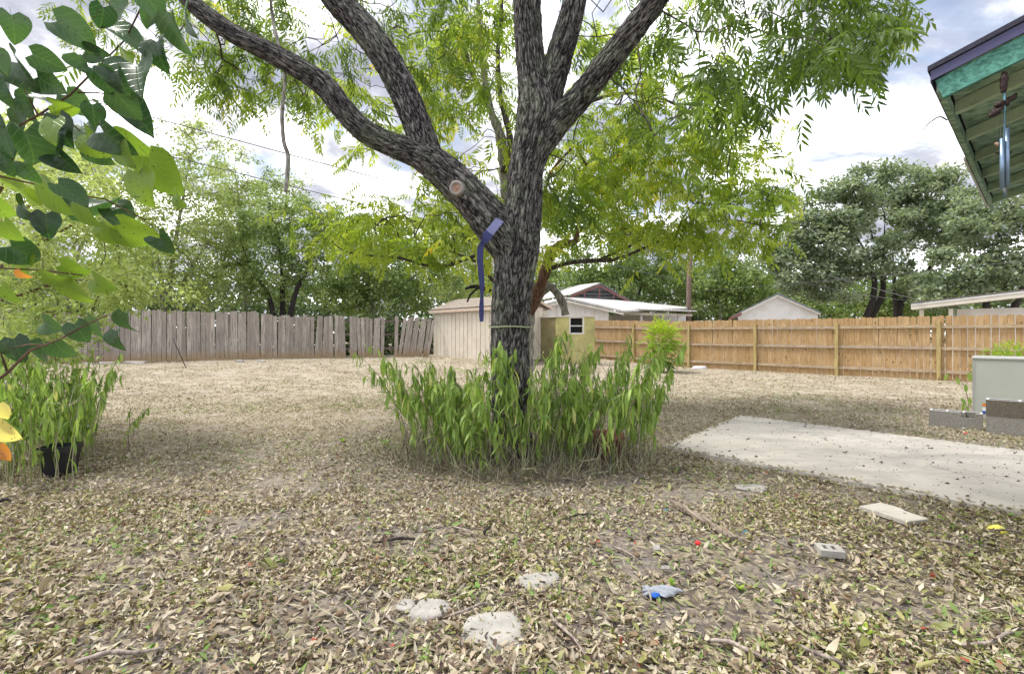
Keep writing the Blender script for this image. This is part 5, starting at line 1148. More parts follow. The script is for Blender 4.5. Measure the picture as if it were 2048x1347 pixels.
# ---------------------------------------------------------------- wilted weeds
def weed_clump(name, label, centre, spots, hrange, lean, nleaf, lrange, dryp=.32, dmat='dry_stem', side=3):
    t = empty(name, centre, label, 'plant')
    for (x, y) in spots:
        z = gz(x, y); hgt = hrange[0] + (hrange[1] - hrange[0]) * (.55 * rng.random() + .45 * float(sstep(.3, .7, vnoise(x * 2.6, y * 2.6, 0, 61))))
        out = Vector((x - centre[0], y - centre[1], 0)); 
        if out.length > 1e-3: out.normalize()
        a = rng.random() * 6.28; ln = lean * (0.4 + rng.random()); dv = out * ln + Vector((math.cos(a), math.sin(a), 0)) * .20
        n = 7; pts = []
        for i in range(n):
            s_ = i / (n - 1); pts.append(Vector((x, y, z)) + dv * (s_ ** 1.7) * hgt + Vector((0, 0, hgt * (s_ - .10 * s_ ** 4))) + Vector(rng.normal(0, .007, 3)))
        rs = [.0036 * (1.15 - .7 * i / n) for i in range(n)]
        mb = MB(); mb.tube(pts, rs, 4, cap=False)
        dry = rng.random() < dryp; hgt *= 1.12 if dry else 1
        me = mb.mesh('stalk', M[dmat if dry else 'weed_stem'], True)
        at = me.attributes.new('rnd', 'FLOAT', 'POINT'); at.data.foreach_set('value', np.full(len(me.vertices), rng.random(), dtype=np.float32))
        st = obj('stalk', me, t)
        if dry:
            for _ in range(side):   # bare side twigs
                i = rng.integers(2, n - 1); e = pts[i] + Vector(rng.normal(0, .10, 3)) + Vector((0, 0, .13)); mb = MB(); mb.tube([pts[i], e], [.0022, .001], 4, cap=False)
                me2 = mb.mesh('side_twig', M['dry_stem'], True); at = me2.attributes.new('rnd', 'FLOAT', 'POINT'); at.data.foreach_set('value', np.full(len(me2.vertices), rng.random(), dtype=np.float32)); obj('side_twig', me2, st)
        nl = int(nleaf * (0.25 if dry else 1)); tt = 0.22 + .78 * rng.random(nl) ** .62; Pn = np.array(pts); ii = np.minimum((tt * (n - 1)).astype(int), n - 2); ff = (tt * (n - 1) - ii)[:, None]
        O = Pn[ii] * (1 - ff) + Pn[ii + 1] * ff; a = rng.random(nl) * 6.28
        D = np.stack([np.cos(a) * .55, np.sin(a) * .55, rng.normal(-.9, .5, nl)], 1); U = np.stack([-np.cos(a) * .3, -np.sin(a) * .3, np.ones(nl)], 1)
        L = lrange[0] + (lrange[1] - lrange[0]) * rng.random(nl)
        V, T, R = batch(TN, O, D, U, L, L * (.12 + .11 * rng.random(nl)), bend=.5 + .8 * rng.random(nl), fold=.5 + 1.2 * rng.random(nl), rnd=np.clip(rng.normal(.5, .25, nl), 0, 1), twist=rng.normal(0, .9, nl))
        obj('leaves', mesh_np('leaves', V, T, M['weed_leaf'], R), st)
    return t
spots = []
tc0 = Vector((tree.location.x + .15, tree.location.y + .05))
while len(spots) < 235:
    a = rng.random() * 6.28; r = rng.random() ** .62
    x, y = tc0.x + math.cos(a) * r * 1.30 + .03, tc0.y + math.sin(a) * r * .66
    if math.hypot(x - tree.location.x, y - tree.location.y) < .30: continue
    if y < tree.location.y and abs(x - tree.location.x * y / YT) < .15 and rng.random() < .30: continue
    if on_patio(np.array(x), np.array(y), .05): continue
    if abs(x - .98) < .17 and ((4.4 < y < 4.8 and rng.random() < .55) or 4.8 <= y < 5.16): continue
    spots.append((x, y))
spots += [(tree.location.x * .93 + rng.normal(0, .11), tree.location.y - .30 - .22 * rng.random()) for _ in range(16)]
weed_clump('weed_clump', 'thick clump of wilted drooping green weeds round the pecan trunk', (tc0.x, tc0.y, gz(tc0.x, tc0.y)), spots, (.58, 1.55), .27, 25, (.09, .20))
# dry tangle at its foot
n = 2300; a = rng.random(n) * 6.28; r = rng.random(n) ** .6; x, y = tc0.x + np.cos(a) * r * 1.42, tc0.y + np.sin(a) * r * .82
D = np.stack([rng.normal(0, .55, n), rng.normal(0, .55, n), .4 + rng.random(n)], 1); L = .12 + .38 * rng.random(n)
kp = ~on_patio(x, y, .02); O = np.stack([x, y, g(x, y)], 1)
V, T, R = batch(leaf_tpl('leaflet'), O[kp], D[kp], rng.normal(0, 1, (kp.sum(), 3)), L[kp], .0055, bend=rng.normal(.3, .4, kp.sum()), rnd=rng.random(kp.sum()))
obj('dead_stems', mesh_np('dead_stems', V, T, M['dry_stem'], R), kind='stuff', label='tangle of dry broken stems under the weed clump', cat='dry stems')
M['brown_stem'] = leafmat('brown_dry_stem', [(0, (0.09, 0.05, 0.05)), (1, (0.24, 0.16, 0.13))], 0.0)
dc = P(1150, 700, 5.0); spots = [(dc.x + rng.normal(0, .16), dc.y + rng.normal(.1, .15)) for _ in range(16)]
weed_clump('dry_weed', 'bare brown dry weed stalks standing in the green clump right of the pecan trunk', (dc.x, dc.y, gz(dc.x, dc.y)), spots, (1.05, 1.5), .16, 16, (.04, .07), dryp=1.0, dmat='brown_stem', side=9)
# left patch
cl_ = G(80, 940); spots = []
while len(spots) < 165:
    x, y = cl_.x + rng.normal(-.12, .55), cl_.y + rng.random() * 1.9 - .38
    if (x / y * F + CX) > 190 or y < 3.2 or (x / y * F + CX) < -260: continue
    spots.append((x, y))
pot_c = G(88, 958); spots = [s for s in spots if math.hypot(s[0] - pot_c.x, s[1] - pot_c.y - .15) > .13] + [(pot_c.x + rng.normal(0, .16), pot_c.y - .02 - .25 * rng.random()) for _ in range(16)]
weed_clump('weed_clump', 'clump of wilted green weeds at the left edge round the black pot', (cl_.x, cl_.y + .4, gz(cl_.x, cl_.y + .4)), spots, (.62, 1.34), .16, 28, (.07, .17))
sb = G(232, 912); spots = [(sb.x + .02, sb.y + .0), (sb.x + .10, sb.y + .04), (sb.x + .05, sb.y + .1)]
weed_clump('weed_clump', 'small drooping weed standing alone right of the left clump', (sb.x - .6, sb.y, sb.z), spots, (.55, .72), .42, 30, (.06, .12))

# pots
def pot(name, label, c, r0, r1, h, mat, square=False, lip=.02):
    c = Vector(c); t = empty(name, c, label, 'flower pot'); n = 4 if square else 24; off = math.pi / 4 + .25 if square else 0; mb = MB()
    def rg(r, z): return [c + Vector((r * math.cos(off + 2 * math.pi * i / n), r * math.sin(off + 2 * math.pi * i / n), z)) for i in range(n)]
    rings = [rg(r0, 0), rg(r1 * .97, h - .05), rg(r1 * 1.06, h - .05), rg(r1 * 1.06, h), rg(r1 * .95, h), rg(r1 * .90, h - .06)]
    vs = [v for q in rings for v in q]; fs = [tuple(reversed(range(n)))]
    for k in range(len(rings) - 1):
        for i in range(n): fs.append((k * n + i, k * n + (i + 1) % n, (k + 1) * n + (i + 1) % n, (k + 1) * n + i))
    mb.add(vs, fs); obj('pot_body', mb.mesh('pot_body', mat, not square), t)
    mb = MB(); mb.add(rg(r1 * .905, h - .055), [tuple(range(n))]); obj('soil', mb.mesh('soil', M['soil']), t); return t
pot('flower_pot', 'black square plastic pot half hidden in the left weed clump', (pot_c.x, pot_c.y + .15, gz(pot_c.x, pot_c.y + .15)), .12, .16, .27, M['blackpot'], square=True)
pot('flower_pot', 'terracotta pot hidden in the right side of the weeds by the pecan', (.98, 4.98, gz(.98, 4.98)), .12, .165, .30, M['terra'])

# ---------------------------------------------------------------- small leafed shrub at the left
sy = 5.6; sb_ = Vector((P(-120, 700, sy).x, sy, 0)); sb_.z = gz(sb_.x, sy)
def leafy(name, label, basep, limbs, polys, mat, bark, per, lsz, spread, cat='bush', r0=.003, wd=.5, down=.15):
    t, sk = skeltree(label, name, cat, basep, limbs, None); cent = np.concatenate([poly_centres(*q) for q in polys])
    nodes, par, ns = grow(np.concatenate(sk), cent, k=7, wob=.08, sag=.06); V, Q = wood(nodes, par, ns, r0=r0, pw=.45, rmax=.02); obj('branches', mesh_np('branches', V, Q, M[bark], smooth=True), t, kind='stuff')
    nn = np.arange(ns, len(nodes)); ci = np.repeat(nn, per); n = len(ci); O = nodes[ci] + rng.normal(0, spread, (n, 3)); pv = nodes[[par[i] for i in nn]]; ax = unit(nodes[nn] - pv)[np.repeat(np.arange(len(nn)), per)]
    D = ax * .5 + rng.normal(0, .6, (n, 3)); D[:, 2] -= down; U = rng.normal(0, .5, (n, 3)) + [0, 0, 1]; tint = vnoise(O[:, 0] * 1.6, O[:, 1] * 1.6, O[:, 2] * 1.6, 71)
    L = lsz * (.6 + .8 * rng.random(n)); V, T, R = batch(TD, O, D, U, L, L * wd, bend=.3, fold=.6, rnd=np.clip(tint * .8 + rng.normal(.1, .15, n), 0, 1)); obj('foliage', mesh_np('foliage', V, T, M[mat], R), t, kind='stuff'); return t
leafy('elm_bush', 'sprawling small leafed green bush at the left edge of the yard', sb_,
      [('stem', [(*sb_, .03), PR(-100, 600, sy, 10), PR(-60, 480, sy, 8), PR(0, 380, sy + .2, 6), PR(60, 290, sy + .4, 3)], 'stem'), ('stem', [(*sb_, .03), PR(-60, 650, sy, 9), PR(40, 590, sy, 7), PR(150, 560, sy, 4), PR(240, 570, sy, 2)], 'stem'),
       ('stem', [(*sb_, .03), PR(-60, 600, sy + .3, 9), PR(60, 500, sy + .5, 6), PR(180, 430, sy + .6, 4), PR(250, 380, sy + .7, 2)], 'stem')],
      [([(-60, 250), (-60, 700), (60, 700), (170, 650), (240, 620), (260, 560), (260, 450), (250, 330), (120, 230)], 150, 4.6, 7.6), ([(240, 540), (250, 600), (310, 600), (380, 585), (330, 560)], 12, 5.2, 6), ([(230, 440), (240, 560), (330, 540), (340, 470)], 14, 5.4, 7), ([(0, 600), (0, 740), (110, 740), (200, 690), (150, 600)], 30, 4.6, 6)],
      'pale_leaf', 'stem', 34, .062, .11)

# ---------------------------------------------------------------- close branch with heart shaped leaves
def heart(seed, fold=.25, curl=.6, wave=.03):
    r = np.random.default_rng(seed); rows = 8; cols = [-1, -.55, 0, .55, 1]; V, UV = [], []
    for i in range(rows + 1):
        u = i / rows; w = .47 * math.sin(math.pi * min(1, (u * .96 + .04)) ** .60) ** .75 if u < 1 else 0.0
        if i == 0: w = .22
        for c in cols:
            x = w * c; y = u - .16 * abs(c) * (1 - u) ** 3; z = fold * abs(x) + wave * math.sin(7 * u + 3 * c + seed) * abs(c)
            th = curl * u; V.append((x, y * (math.sin(th) / th if abs(th) > 1e-4 else 1), z - y * ((1 - math.cos(th)) / th if abs(th) > 1e-4 else 0))); UV.append((c * w / .47, u))
    T = []
    for i in range(rows):
        for k in range(4): a = i * 5 + k; T += [(a, a + 1, a + 6), (a, a + 6, a + 5)]
    # petiole
    b = len(V)
    for q in range(3):
        for k in range(3): V.append((.006 * math.cos(k * 2.09), -.13 * q, .006 * math.sin(k * 2.09) + .03 * q)); UV.append((0, 0))
    for q in range(2):
        for k in range(3): k2 = (k + 1) % 3; T += [(b + q * 3 + k, b + q * 3 + k2, b + q * 3 + 3 + k2), (b + q * 3 + k, b + q * 3 + 3 + k2, b + q * 3 + 3 + k)]
    return np.array(V), np.array(T), np.array(UV)
YF = 0.95
rb_base = Vector((-1.35, .95, 0)); rb_base.z = gz(-1.35, .95)
stems = [('trunk', [(*rb_base, .03), (-1.33, .97, .8, .024), (-1.36, .95, 1.6, .016), (-1.30, .97, 2.3, .008)], 'stem'),
    ('stem', [(-1.33, .96, 1.30, .006), PR(-120, 400, YF, 6), PR(40, 250, YF, 4.6), PR(77, 230, YF, 4.2), PR(140, 190, YF, 4), PR(205, 125, YF, 3.2), PR(250, 80, YF, 3), PR(285, 10, YF, 3), PR(300, -60, YF, 3)], 'stem'),
    ('stem', [PR(78, 230, YF, 4), PR(100, 228, YF, 4), PR(135, 240, YF, 3), PR(160, 262, YF, 2)], 'stem'), ('stem', [PR(155, 185, YF, 4), PR(190, 185, YF, 3), PR(230, 190, YF, 2), PR(270, 200, YF, 2)], 'stem'), ('stem', [PR(76, 230, YF, 4), PR(60, 200, YF, 3), PR(40, 160, YF, 2)], 'stem'),
    ('stem', [(-1.34, .96, 1.25, .006), PR(-100, 330, YF, 5), PR(0, 352, YF, 4), PR(60, 366, YF, 4), PR(140, 388, YF, 3), PR(210, 398, YF, 2), PR(290, 440, YF, 2)], 'stem'),
    ('stem', [(-1.34, .96, 1.18, .006), PR(-100, 520, YF, 4), PR(0, 536, YF, 3), PR(80, 540, YF, 3), PR(165, 550, YF, 2)], 'stem'),
    ('stem', [(-1.34, .96, 1.02, .006), PR(-60, 800, YF, 6), PR(15, 745, YF, 5), PR(60, 700, YF, 5), PR(120, 678, YF, 4), PR(170, 650, YF, 3), PR(215, 630, YF, 2)], 'stem'),
    ('stem', [PR(15, 745, YF, 4), PR(0, 700, YF, 3), PR(60, 688, YF, 3), PR(95, 690, YF, 2)], 'stem'),
    ('stem', [(-1.34, .96, .98, .005), PR(-100, 860, .8, 4), PR(-20, 850, .8, 3)], 'stem')]
rbt, _ = skeltree('near branches with large heart shaped leaves hanging in from the left', 'redbud_tree', 'tree', rb_base, stems, None)
HL = []
for s_ in range(7):
    v, tt, uv_ = heart(s_, fold=[.2, .55, .9, 1.3, .35, .7, .15][s_], curl=[.5, 1.1, .8, 1.5, 1.3, .3, .8][s_], wave=.03 + .02 * (s_ % 4)); HL.append((v, tt, uv_))
hm = {}
def heart_me(s_, r_):
    k_ = (s_, round(r_, 2))
    if k_ not in hm: v, tt, uv_ = HL[s_]; hm[k_] = mesh_np('leaf', v, tt, M['big_leaf'], np.full(len(v), r_), smooth=True, uv=uv_)
    return hm[k_]
LV = """160 65 95 20 d|225 25 85 140 d|262 68 88 12 d|312 108 80 80 d|345 80 105 100 d|368 38 92 95 d|308 12 78 60 d|275 160 118 65 d|195 108 52 5 d|250 112 50 40 y|42 150 95 60 d|15 190 70 90 d
100 125 66 20 d|98 168 74 30 d|175 145 60 100 d|214 166 66 60 d|240 168 66 70 d|160 210 66 40 d|190 232 56 80 d|220 205 50 10 d|255 215 78 60 d|280 238 84 40 d|165 270 76 60 d|120 265 80 80 d|60 222 76 100 d|84 196 44 0 d
15 288 80 70 d|70 305 100 75 d|108 288 66 85 d|30 245 56 120 d|130 222 54 30 y|235 287 84 40 d|196 312 64 50 d|180 292 76 60 y|98 258 66 80 y|275 305 96 30 y|248 312 64 60 y|280 378 84 75 y|328 355 100 60 y|352 402 44 70 y
38 385 88 170 y|110 402 88 60 y|50 425 70 70 d|92 452 66 80 d|150 388 76 35 d|172 432 66 60 y|200 412 92 40 d|242 432 76 45 d|215 470 76 60 y|280 475 90 40 y|332 492 54 50 d|18 470 60 80 y|60 512 78 40 d|40 532 66 100 y
146 590 82 80 y|150 542 56 30 y|112 562 56 20 y|202 572 52 40 y|95 652 56 20 d|193 660 64 95 d|252 652 66 100 d|230 682 56 80 d|160 668 60 60 d|75 712 66 115 d|126 708 66 70 d|35 702 66 70 d|10 705 50 90 d|18 590 46 60 y|46 550 30 60 o
8 872 66 60 w|2 826 50 100 w|10 910 34 20 o|0 130 60 60 d|-20 250 80 40 d|-10 420 80 60 y|30 60 70 80 d|10 330 60 30 d|135 330 60 50 d|60 345 60 60 d|300 40 50 120 d|205 40 60 100 d"""
for rec in LV.replace('\n', '|').split('|'):
    a_, c_, L_, an, ty = rec.split(); px, py, L_, an = float(a_), float(c_), float(L_), math.radians(float(an))
    Yl = YF + rng.normal(0, .06) if ty != 'w' else .80
    d = Vector((math.cos(an), rng.normal(0, .35), -math.sin(an))).normalized()
    face = Vector((rng.normal(0, .35), -1, rng.normal(.35, .35))) if rng.random() < .5 else Vector((rng.normal(0, .8), -.8, rng.normal(.4, .5)))
    if ty in 'yw': face = Vector((rng.normal(0, .25), -1, rng.normal(-.75, .2)))
    sz = L_ / F * Yl * (0.88 if ty != 'd' else 0.80); c = P(px, py, Yl) - d * sz * .5
    r_ = {'d': round(rng.random() * .42, 1), 'y': .7 if rng.random() < .5 else .84, 'w': .93, 'o': .99}[ty]
    s_ = int(rng.choice([0, 4, 6])) if ty in 'yw' else int(rng.integers(0, 7))
    put('leaf', heart_me(s_, r_), rbt, basis(np.array(c), np.array(d), np.array(face), sz))

# ---------------------------------------------------------------- stones, sticks, board, brick and litter on the ground
def rock(name, label, c, rx, ry, rz, mat, cat='stone', seed=0, group=None):
    n1, n2 = 9, 18; V = []
    for i in range(n1 + 1):
        ph = math.pi / 2 * (1 - i / n1 * 1.25)
        for j in range(n2):
            th = 2 * math.pi * j / n2; q = Vector((math.cos(th) * math.cos(ph), math.sin(th) * math.cos(ph), math.sin(ph)))
            k_ = 1 + .5 * (float(vnoise(q.x * 1.8 + seed * 7, q.y * 1.8, q.z * 1.8, seed)) - .5) + .22 * (float(vnoise(q.x * 5, q.y * 5 + seed, q.z * 5, seed + 1)) - .5)
            V.append((q.x * rx * k_, q.y * ry * k_, max(-.4 * rz, min(q.z * rz * k_ * 1.1, rz * .85)) + rz * .1 * (float(vnoise(q.x * 4, q.y * 4, 1, seed + 2)) - .5)))
    Fs = [tuple(range(n2))]
    for i in range(n1):
        for j in range(n2): Fs.append((i * n2 + j, (i + 1) * n2 + j, (i + 1) * n2 + (j + 1) % n2, i * n2 + (j + 1) % n2))
    me = bpy.data.meshes.new(name); me.from_pydata(V, [], Fs); me.update(); me.polygons.foreach_set('use_smooth', np.ones(len(Fs), bool)); me.materials.append(mat)
    o = bpy.data.objects.new(name, me); o.location = c; return finish(o, None, label, cat, group)
rock('stone', 'flat pale stone at the front just left of centre', G(866, 1222), .10, .085, .040, M['stone'], seed=1)
rock('stone', 'small pale stone just left of the flat front stone', G(812, 1213), .045, .05, .022, M['stone'], seed=2)
rock('stone', 'widest pale limestone slab at the bottom centre', G(985, 1262), .15, .14, .034, M['stone'], seed=3)
rock('stone', 'pale flat stone with a twig lying on it right of centre', G(1078, 1165), .12, .09, .034, M['stone'], seed=4)
rock('stone', 'small buried stone near the broken patio edge', G(1500, 975), .15, .10, .018, M['stone'], seed=5)
for i, (px, py, s_) in enumerate(((215, 722, .28), (270, 724, .36), (520, 720, .22), (480, 722, .16), (175, 728, .2))): 
    p = P(px, py, 15.4 + .005 * (px - 200)); rock('rubble', ['pale rubble lump at the fence foot, left one', 'largest pale rubble lump against the grey fence foot', 'pale stone by the middle of the grey fence foot', 'small pale stone left of the middle fence stone', 'leftmost rubble lump half behind the weeds'][i], (p.x, p.y, gz(p.x, p.y)), s_, s_ * .5, .09, M['stone'], seed=10 + i)
rock('rubble', 'grey stone at the cedar fence foot', (lambda p: (p.x, p.y, p.z))(G(1400, 738)), .28, .14, .14, M['blocktop'], seed=31)
# broken slab piece
c = G(1782, 1040); mb = MB(); e1 = Vector((.707, -.707, 0)); e2 = Vector((.707, .707, 0))
ring = [G(1718, 1020), G(1760, 1015), G(1800, 1024), G(1812, 1033), G(1858, 1049), G(1815, 1052), G(1770, 1038)]; zz = c.z + .005
mb.prism([Vector((q.x, q.y, zz)) for q in ring], (0, 0, .035)); obj('concrete_fragment', mb.mesh('concrete_fragment', M['patio'], bevel=.004), label='broken pale concrete piece lying off the near patio edge', cat='concrete piece')
# board
a_, c_ = G(1345, 1008), G(1468, 1083); d = (c_ - a_); L_ = d.length; mb = MB(); rs_ = 9; n = Vector((-d.y, d.x, 0)).normalized(); V = []
mb = MB(); 
for i in range(8):
    w_ = .024 + .006 * math.sin(i * 2.1) ; q = a_ + d * (i / 8); mb.box(q - n * w_ + Vector((0, 0, .012)), d / 8 * 1.001, n * 2 * w_, (0, 0, .020 + .002 * (i % 2)))
obj('board', mb.mesh('board', M['board']), label='long grey weathered board lying on leaves near the patio', cat='board')
# brick with two cores
c = G(1660, 1112); bk_ = empty('brick', c, 'pale brick with two open slots lying in the leaves at right', 'brick'); X = Vector((.90, -.22, 0)).normalized(); Yv = Vector((.22, .90, 0)).normalized(); o_ = c - X * .065 - Yv * .05 + Vector((0, 0, .012))
mb = MB(); t_ = [0, .030, .052, .074, .096, .13]; hh_ = .042
mb.box(o_, X * .13, Yv * .026, (0, 0, hh_)); mb.box(o_ + Yv * .080, X * .13, Yv * .026, (0, 0, hh_))
for i0, i1 in ((0, 1), (2, 3), (4, 5)): mb.box(o_ + X * t_[i0] + Yv * .026, X * (t_[i1] - t_[i0]), Yv * .054, (0, 0, hh_ - .0005))
obj('shell', mb.mesh('shell', M['stone'], bevel=.003), bk_)
mb = MB()
for i0 in (1, 3): mb.box(o_ + X * t_[i0] + Yv * .026, X * .022, Yv * .054, (0, 0, .008))
obj('slot_floor', mb.mesh('slot_floor', M['soil']), bk_)
# glove
gc = G(1326, 1192); gl = empty('work_glove', gc, 'crumpled grey glove with blue palm lying among the leaves', 'glove')
def blanket(c, rx, ry, h, mat, name, parent, seed):
    n = 16; V = []; Fs = []
    for i in range(n + 1):
        for j in range(n + 1):
            u, v = i / n * 2 - 1, j / n * 2 - 1; kx = rx * (1 + .25 * math.sin(3 * v + seed)); ky = ry * (1 + .3 * math.sin(2.4 * u + seed))
            env = max(0, 1 - (u * u + v * v) * .5); z = h * env * (.35 + .8 * abs(math.sin(4.2 * v + 2.2 * u + seed)) ** .7)
            V.append((c.x + u * kx * math.sqrt(max(.05, 1 - v * v / 2)), c.y + v * ky * math.sqrt(max(.05, 1 - u * u / 2)), c.z + .012 + z))
    for i in range(n):
        for j in range(n): a = i * (n + 1) + j; Fs.append((a, a + n + 1, a + n + 2, a + 1))
    me = bpy.data.meshes.new(name); me.from_pydata(V, [], Fs); me.update(); me.polygons.foreach_set('use_smooth', np.ones(len(Fs), bool)); me.materials.append(mat)
    o = obj(name, me, parent); md = o.modifiers.new('t', 'SOLIDIFY'); md.thickness = .004; return o
blanket(gc, .085, .04, .035, M['cloth'], 'cuff', gl, 1.0); blanket(gc + Vector((-.045, -.028, 0)), .028, .016, .020, M['clothblue'], 'palm', gl, 2.2)
for i in range(4):
    a0 = gc + Vector((-.05, -.01 + .014 * i, .022)); a1_ = a0 + Vector((-.055 + .006 * i, -.014 + .012 * i, -.004)); mb = MB(); mb.tube([a0, a0.lerp(a1_, .5) + Vector((0, 0, .006)), a1_], [.009, .009, .006], 8); obj('finger', mb.mesh('finger', M['cloth'], True), gl)
# ball (half a yellow toy), bottle cap, pens
c = G(1995, 1063); V = []; mb = MB(); pts = [c + Vector((0, 0, .0 + .012 * i)) for i in range(5)]; mb.tube(pts, [.055, .053, .045, .030, .008], 20); obj('yellow_lid', mb.mesh('yellow_lid', M['yellow'], True), label='yellow domed plastic lid lying in leaves at the patio edge', cat='lid')
c = G(1396, 1090); mb = MB(); mb.tube([c + Vector((0, 0, .005)), c + Vector((0, 0, .02)), c + Vector((.002, 0, .028))], [.016, .018, .008], 10); obj('bottle_cap', mb.mesh('bottle_cap', M['red'], True), label='red plastic cap on the ground left of the grey board', cat='cap')
c = G(1932, 868); mb = MB(); mb.tube([c + Vector((-.02, 0, .012)), c + Vector((.025, .01, .016))], [.013, .012], 8); obj('red_scrap', mb.mesh('red_scrap', M['red'], True), label='small red scrap in front of the lone concrete block', cat='scrap')
for lab, px, py, dx in (('cyan plastic stub just right of the grey board', 1490, 1068, 1), ('cyan plastic bit left of the grey board top', 1333, 1025, -.3)):
    c = G(px, py); mb = MB(); mb.tube([c + Vector((-.014, -.006 * dx, .02)), c + Vector((.014, .006 * dx, .022))], .0042, 8); obj('plastic_stub', mb.mesh('plastic_stub', M['cyan'], True), label=lab, cat='litter')
for lab, px, py, w_, h_ in (('thin grey slate chip left of the glove top', 1310, 1102, .04, .055), ('small flat grey chip above the glove', 1328, 1143, .042, .022)):
    c = G(px, py); mb = MB(); mb.box(c + Vector((-w_ / 2, -h_ / 2, .018)), (w_, -.01, .004), (.012, h_, .006), (0, 0, .006)); obj('slate_chip', mb.mesh('slate_chip', M['block']), label=lab, cat='stone chip')
# black rod leaning near the fence
a_ = G(372, 735); mb = MB(); mb.tube([a_, P(345, 675, a_.y - .1)], .012, 8); obj('metal_rod', mb.mesh('metal_rod', M['iron'], True), label='thin black rod leaning in the yard before the grey fence', cat='rod')
# sticks: each one placed where the photo has it
ST = [((830, 1085), (745, 1092), .010, 'dark knobbly stick left of centre below the weeds'), ((690, 1215), (735, 1262), .004, 'thin pale curved twig on the bare patch at front left'), ((770, 1240), (802, 1258), .007, 'short grey stick on the bare patch left of the stones'),
      ((900, 1240), (990, 1218), .008, 'pale split stick touching the flat front stone'), ((1420, 1290), (1540, 1330), .009, 'grey branch at the bottom right of centre'), ((1920, 1300), (2048, 1275), .008, 'long pale twig at the bottom right corner'),
      ((1860, 1085), (1955, 1108), .008, 'grey stick lying below the yellow lid'), ((150, 1335), (335, 1305), .010, 'grey branch at the bottom left edge'), ((1600, 1300), (1690, 1345), .008, 'grey stick at the bottom edge right of centre'),
      ((1100, 1225), (1170, 1320), .007, 'pale stick at the bottom centre right of the wide slab'), ((1075, 1150), (1095, 1165), .005, 'dark twig lying on the pale flat stone'), ((1225, 1098), (1285, 1135), .005, 'thin twig between the slate chip and the weeds'),
      ((0, 1010), (22, 1008), .014, 'dark stump of wood at the left edge below the weeds'), ((1450, 1160), (1395, 1130), .005, 'fine twig left of the brick'), ((905, 1058), (955, 1075), .006, 'curved grey stick below the weed clump'), ((970, 1075), (985, 1058), .009, 'short dark chunk of wood below the trunk'),
      ((1160, 965), (1100, 962), .007, 'pale stick lying under the weed clump front'), ((1190, 1035), (1130, 1045), .007, 'dark twig in front of the terracotta pot'), ((2045, 1072), (1980, 1068), .008, 'twig beside the yellow lid at the right edge')]
for i, (a_, c_, r_, lab) in enumerate(ST):
    a_, c_ = G(*a_), G(*c_); m1 = a_.lerp(c_, .35) + Vector((rng.normal(0, .012), rng.normal(0, .012), .012)); m2 = a_.lerp(c_, .7) + Vector((rng.normal(0, .012), rng.normal(0, .012), .010)); up3 = Vector((0, 0, r_ + .014))
    C = catmull([(*(a_ + up3), r_ * .8), (*(m1 + up3), r_), (*(m2 + up3), r_ * .8), (*(c_ + up3), r_ * .5)], .02); mb = MB(); mb.tube([q[:3] for q in C], [float(q[3]) * (1 + .18 * math.sin(k_ * 2.3)) for k_, q in enumerate(C)], 7)
    obj('stick', mb.mesh('stick', M['stick'] if i not in (0, 15, 12, 17) else M['darkbark'], True), label=lab, cat='stick')
# fine fallen twigs nobody could count
x, y = scatter(1500, 1.3, 7, 1.4); kp = ~on_patio(x, y, 0); x, y = x[kp], y[kp]; n = len(x); a = rng.random(n) * 6.28
V, T, R = batch(TN, np.stack([x, y, g(x, y) + .016], 1), np.stack([np.cos(a), np.sin(a), rng.normal(0, .06, n)], 1), np.stack([rng.normal(0, .3, n), rng.normal(0, .3, n), np.ones(n)], 1), .05 + .22 * rng.random(n) ** 2, .004, bend=rng.normal(0, .3, n), fold=2.0)
obj('fallen_twigs', mesh_np('fallen_twigs', V, T, M['dry_stem'], R), kind='stuff', label='fine dry twigs strewn through the leaf litter', cat='twigs')
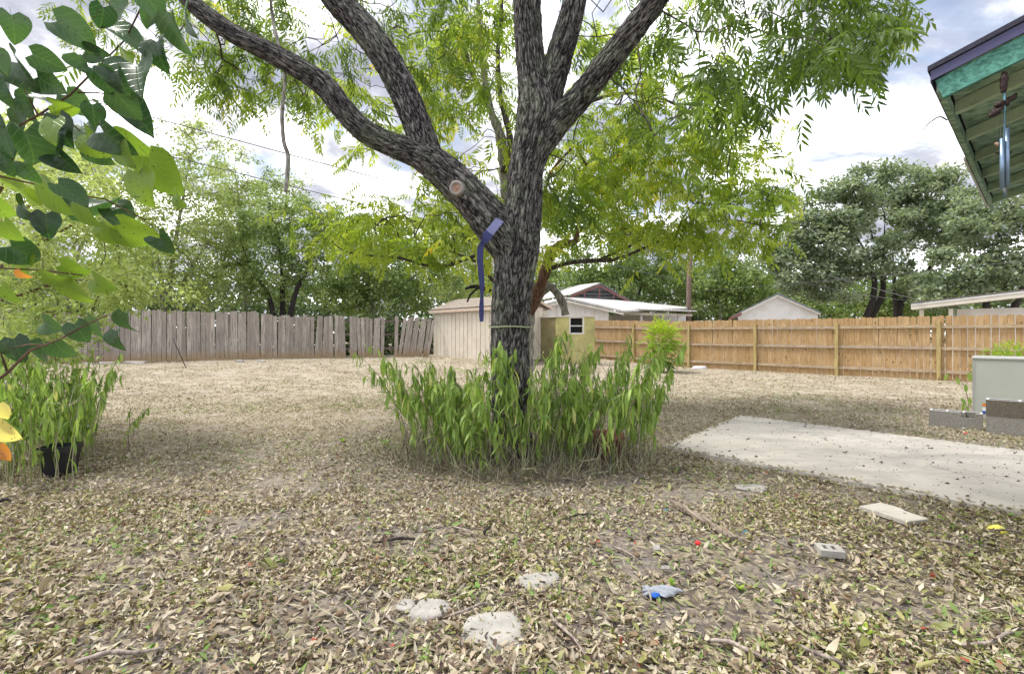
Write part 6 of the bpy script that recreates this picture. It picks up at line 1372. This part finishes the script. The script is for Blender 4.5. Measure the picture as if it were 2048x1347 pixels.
# pecan nuts
mb = MB(); mb.tube([(-.017, 0, 0), (-.013, 0, 0), (-.005, 0, 0), (.005, 0, 0), (.013, 0, 0), (.018, 0, 0)], [.002, .008, .0115, .0115, .007, .001], 10); nme = mb.mesh('pecan_nut', M['nut'], True)
n_ = 0
while n_ < 60:
    x, y = scatter(1, 1.5, 5.0, 1.6, 1.0); x, y = float(x[0]), float(y[0])
    if on_patio(np.array(x), np.array(y), .02): continue
    o = bpy.data.objects.new('pecan_nut', nme); o.location = (x, y, gz(x, y) + .026); o.rotation_euler = (0, rng.normal(0, .3), rng.random() * 6.28); s_ = .8 + .5 * rng.random(); o.scale = (s_,) * 3
    finish(o, None, 'small brown pecan nut lying in the leaf litter', 'nut', 'pecan nuts fallen in the leaves'); n_ += 1
# crumbs on the patio
pts = []
while len(pts) < 640:
    u_, v_ = rng.random(), rng.random(); q = S0 + (S1 - S0) * u_ + (S3 - S0) * v_ * 1.0 + Vector((.5, .3, 0)) * v_ * u_
    if on_patio(np.array(q.x), np.array(q.y), -.02): pts.append((q.x, q.y, .0475))
O = np.array(pts); n = len(O); a = rng.random(n) * 6.28; L = np.where(rng.random(n) < .12, .02 + .04 * rng.random(n), .007 + .014 * rng.random(n))
V, T, R = batch(TL, O, np.stack([np.cos(a), np.sin(a), rng.random(n) * .1], 1), np.stack([rng.normal(0, .3, n), rng.normal(0, .3, n), np.ones(n)], 1), L, L * .6, bend=.8, fold=2.0, rnd=np.where(rng.random(n) < .75, .96, .78))
obj('patio_debris', mesh_np('patio_debris', V, T, M['litter'], R), kind='stuff', label='scattered bits of bark and leaf on the patio slab', cat='debris')
# leaves drifted against the slab edges
O = []
for a_, c_, nn in ((S0, S3, 500), (S0, S1, 260), (S1, S2, 240)):
    tt = rng.random(nn); dd_ = (c_ - a_).normalized(); nn_ = Vector((dd_.y, -dd_.x, 0)) * (1 if a_ is S0 and c_ is S3 else -1); off = np.abs(rng.normal(0, .09, nn)) - .05
    for t__, o__ in zip(tt, off): q = a_.lerp(c_, t__) + nn_ * o__; O.append((q.x, q.y, (.05 if on_patio(np.array(q.x), np.array(q.y), 0) else gz(q.x, q.y) + .012 + .02 * rng.random())))
O = np.array(O); n = len(O); a = rng.random(n) * 6.28
V, T, R = batch(TL, O, np.stack([np.cos(a), np.sin(a), rng.random(n) * .2], 1), np.stack([rng.normal(0, .4, n), rng.normal(0, .4, n), np.ones(n)], 1), .025 + .03 * rng.random(n), .02, bend=rng.normal(.2, .8, n), fold=1.5)
obj('drifted_leaves', mesh_np('drifted_leaves', V, T, M['litter'], R), kind='stuff', label='leaves drifted along the edges of the patio slab', cat='leaves')
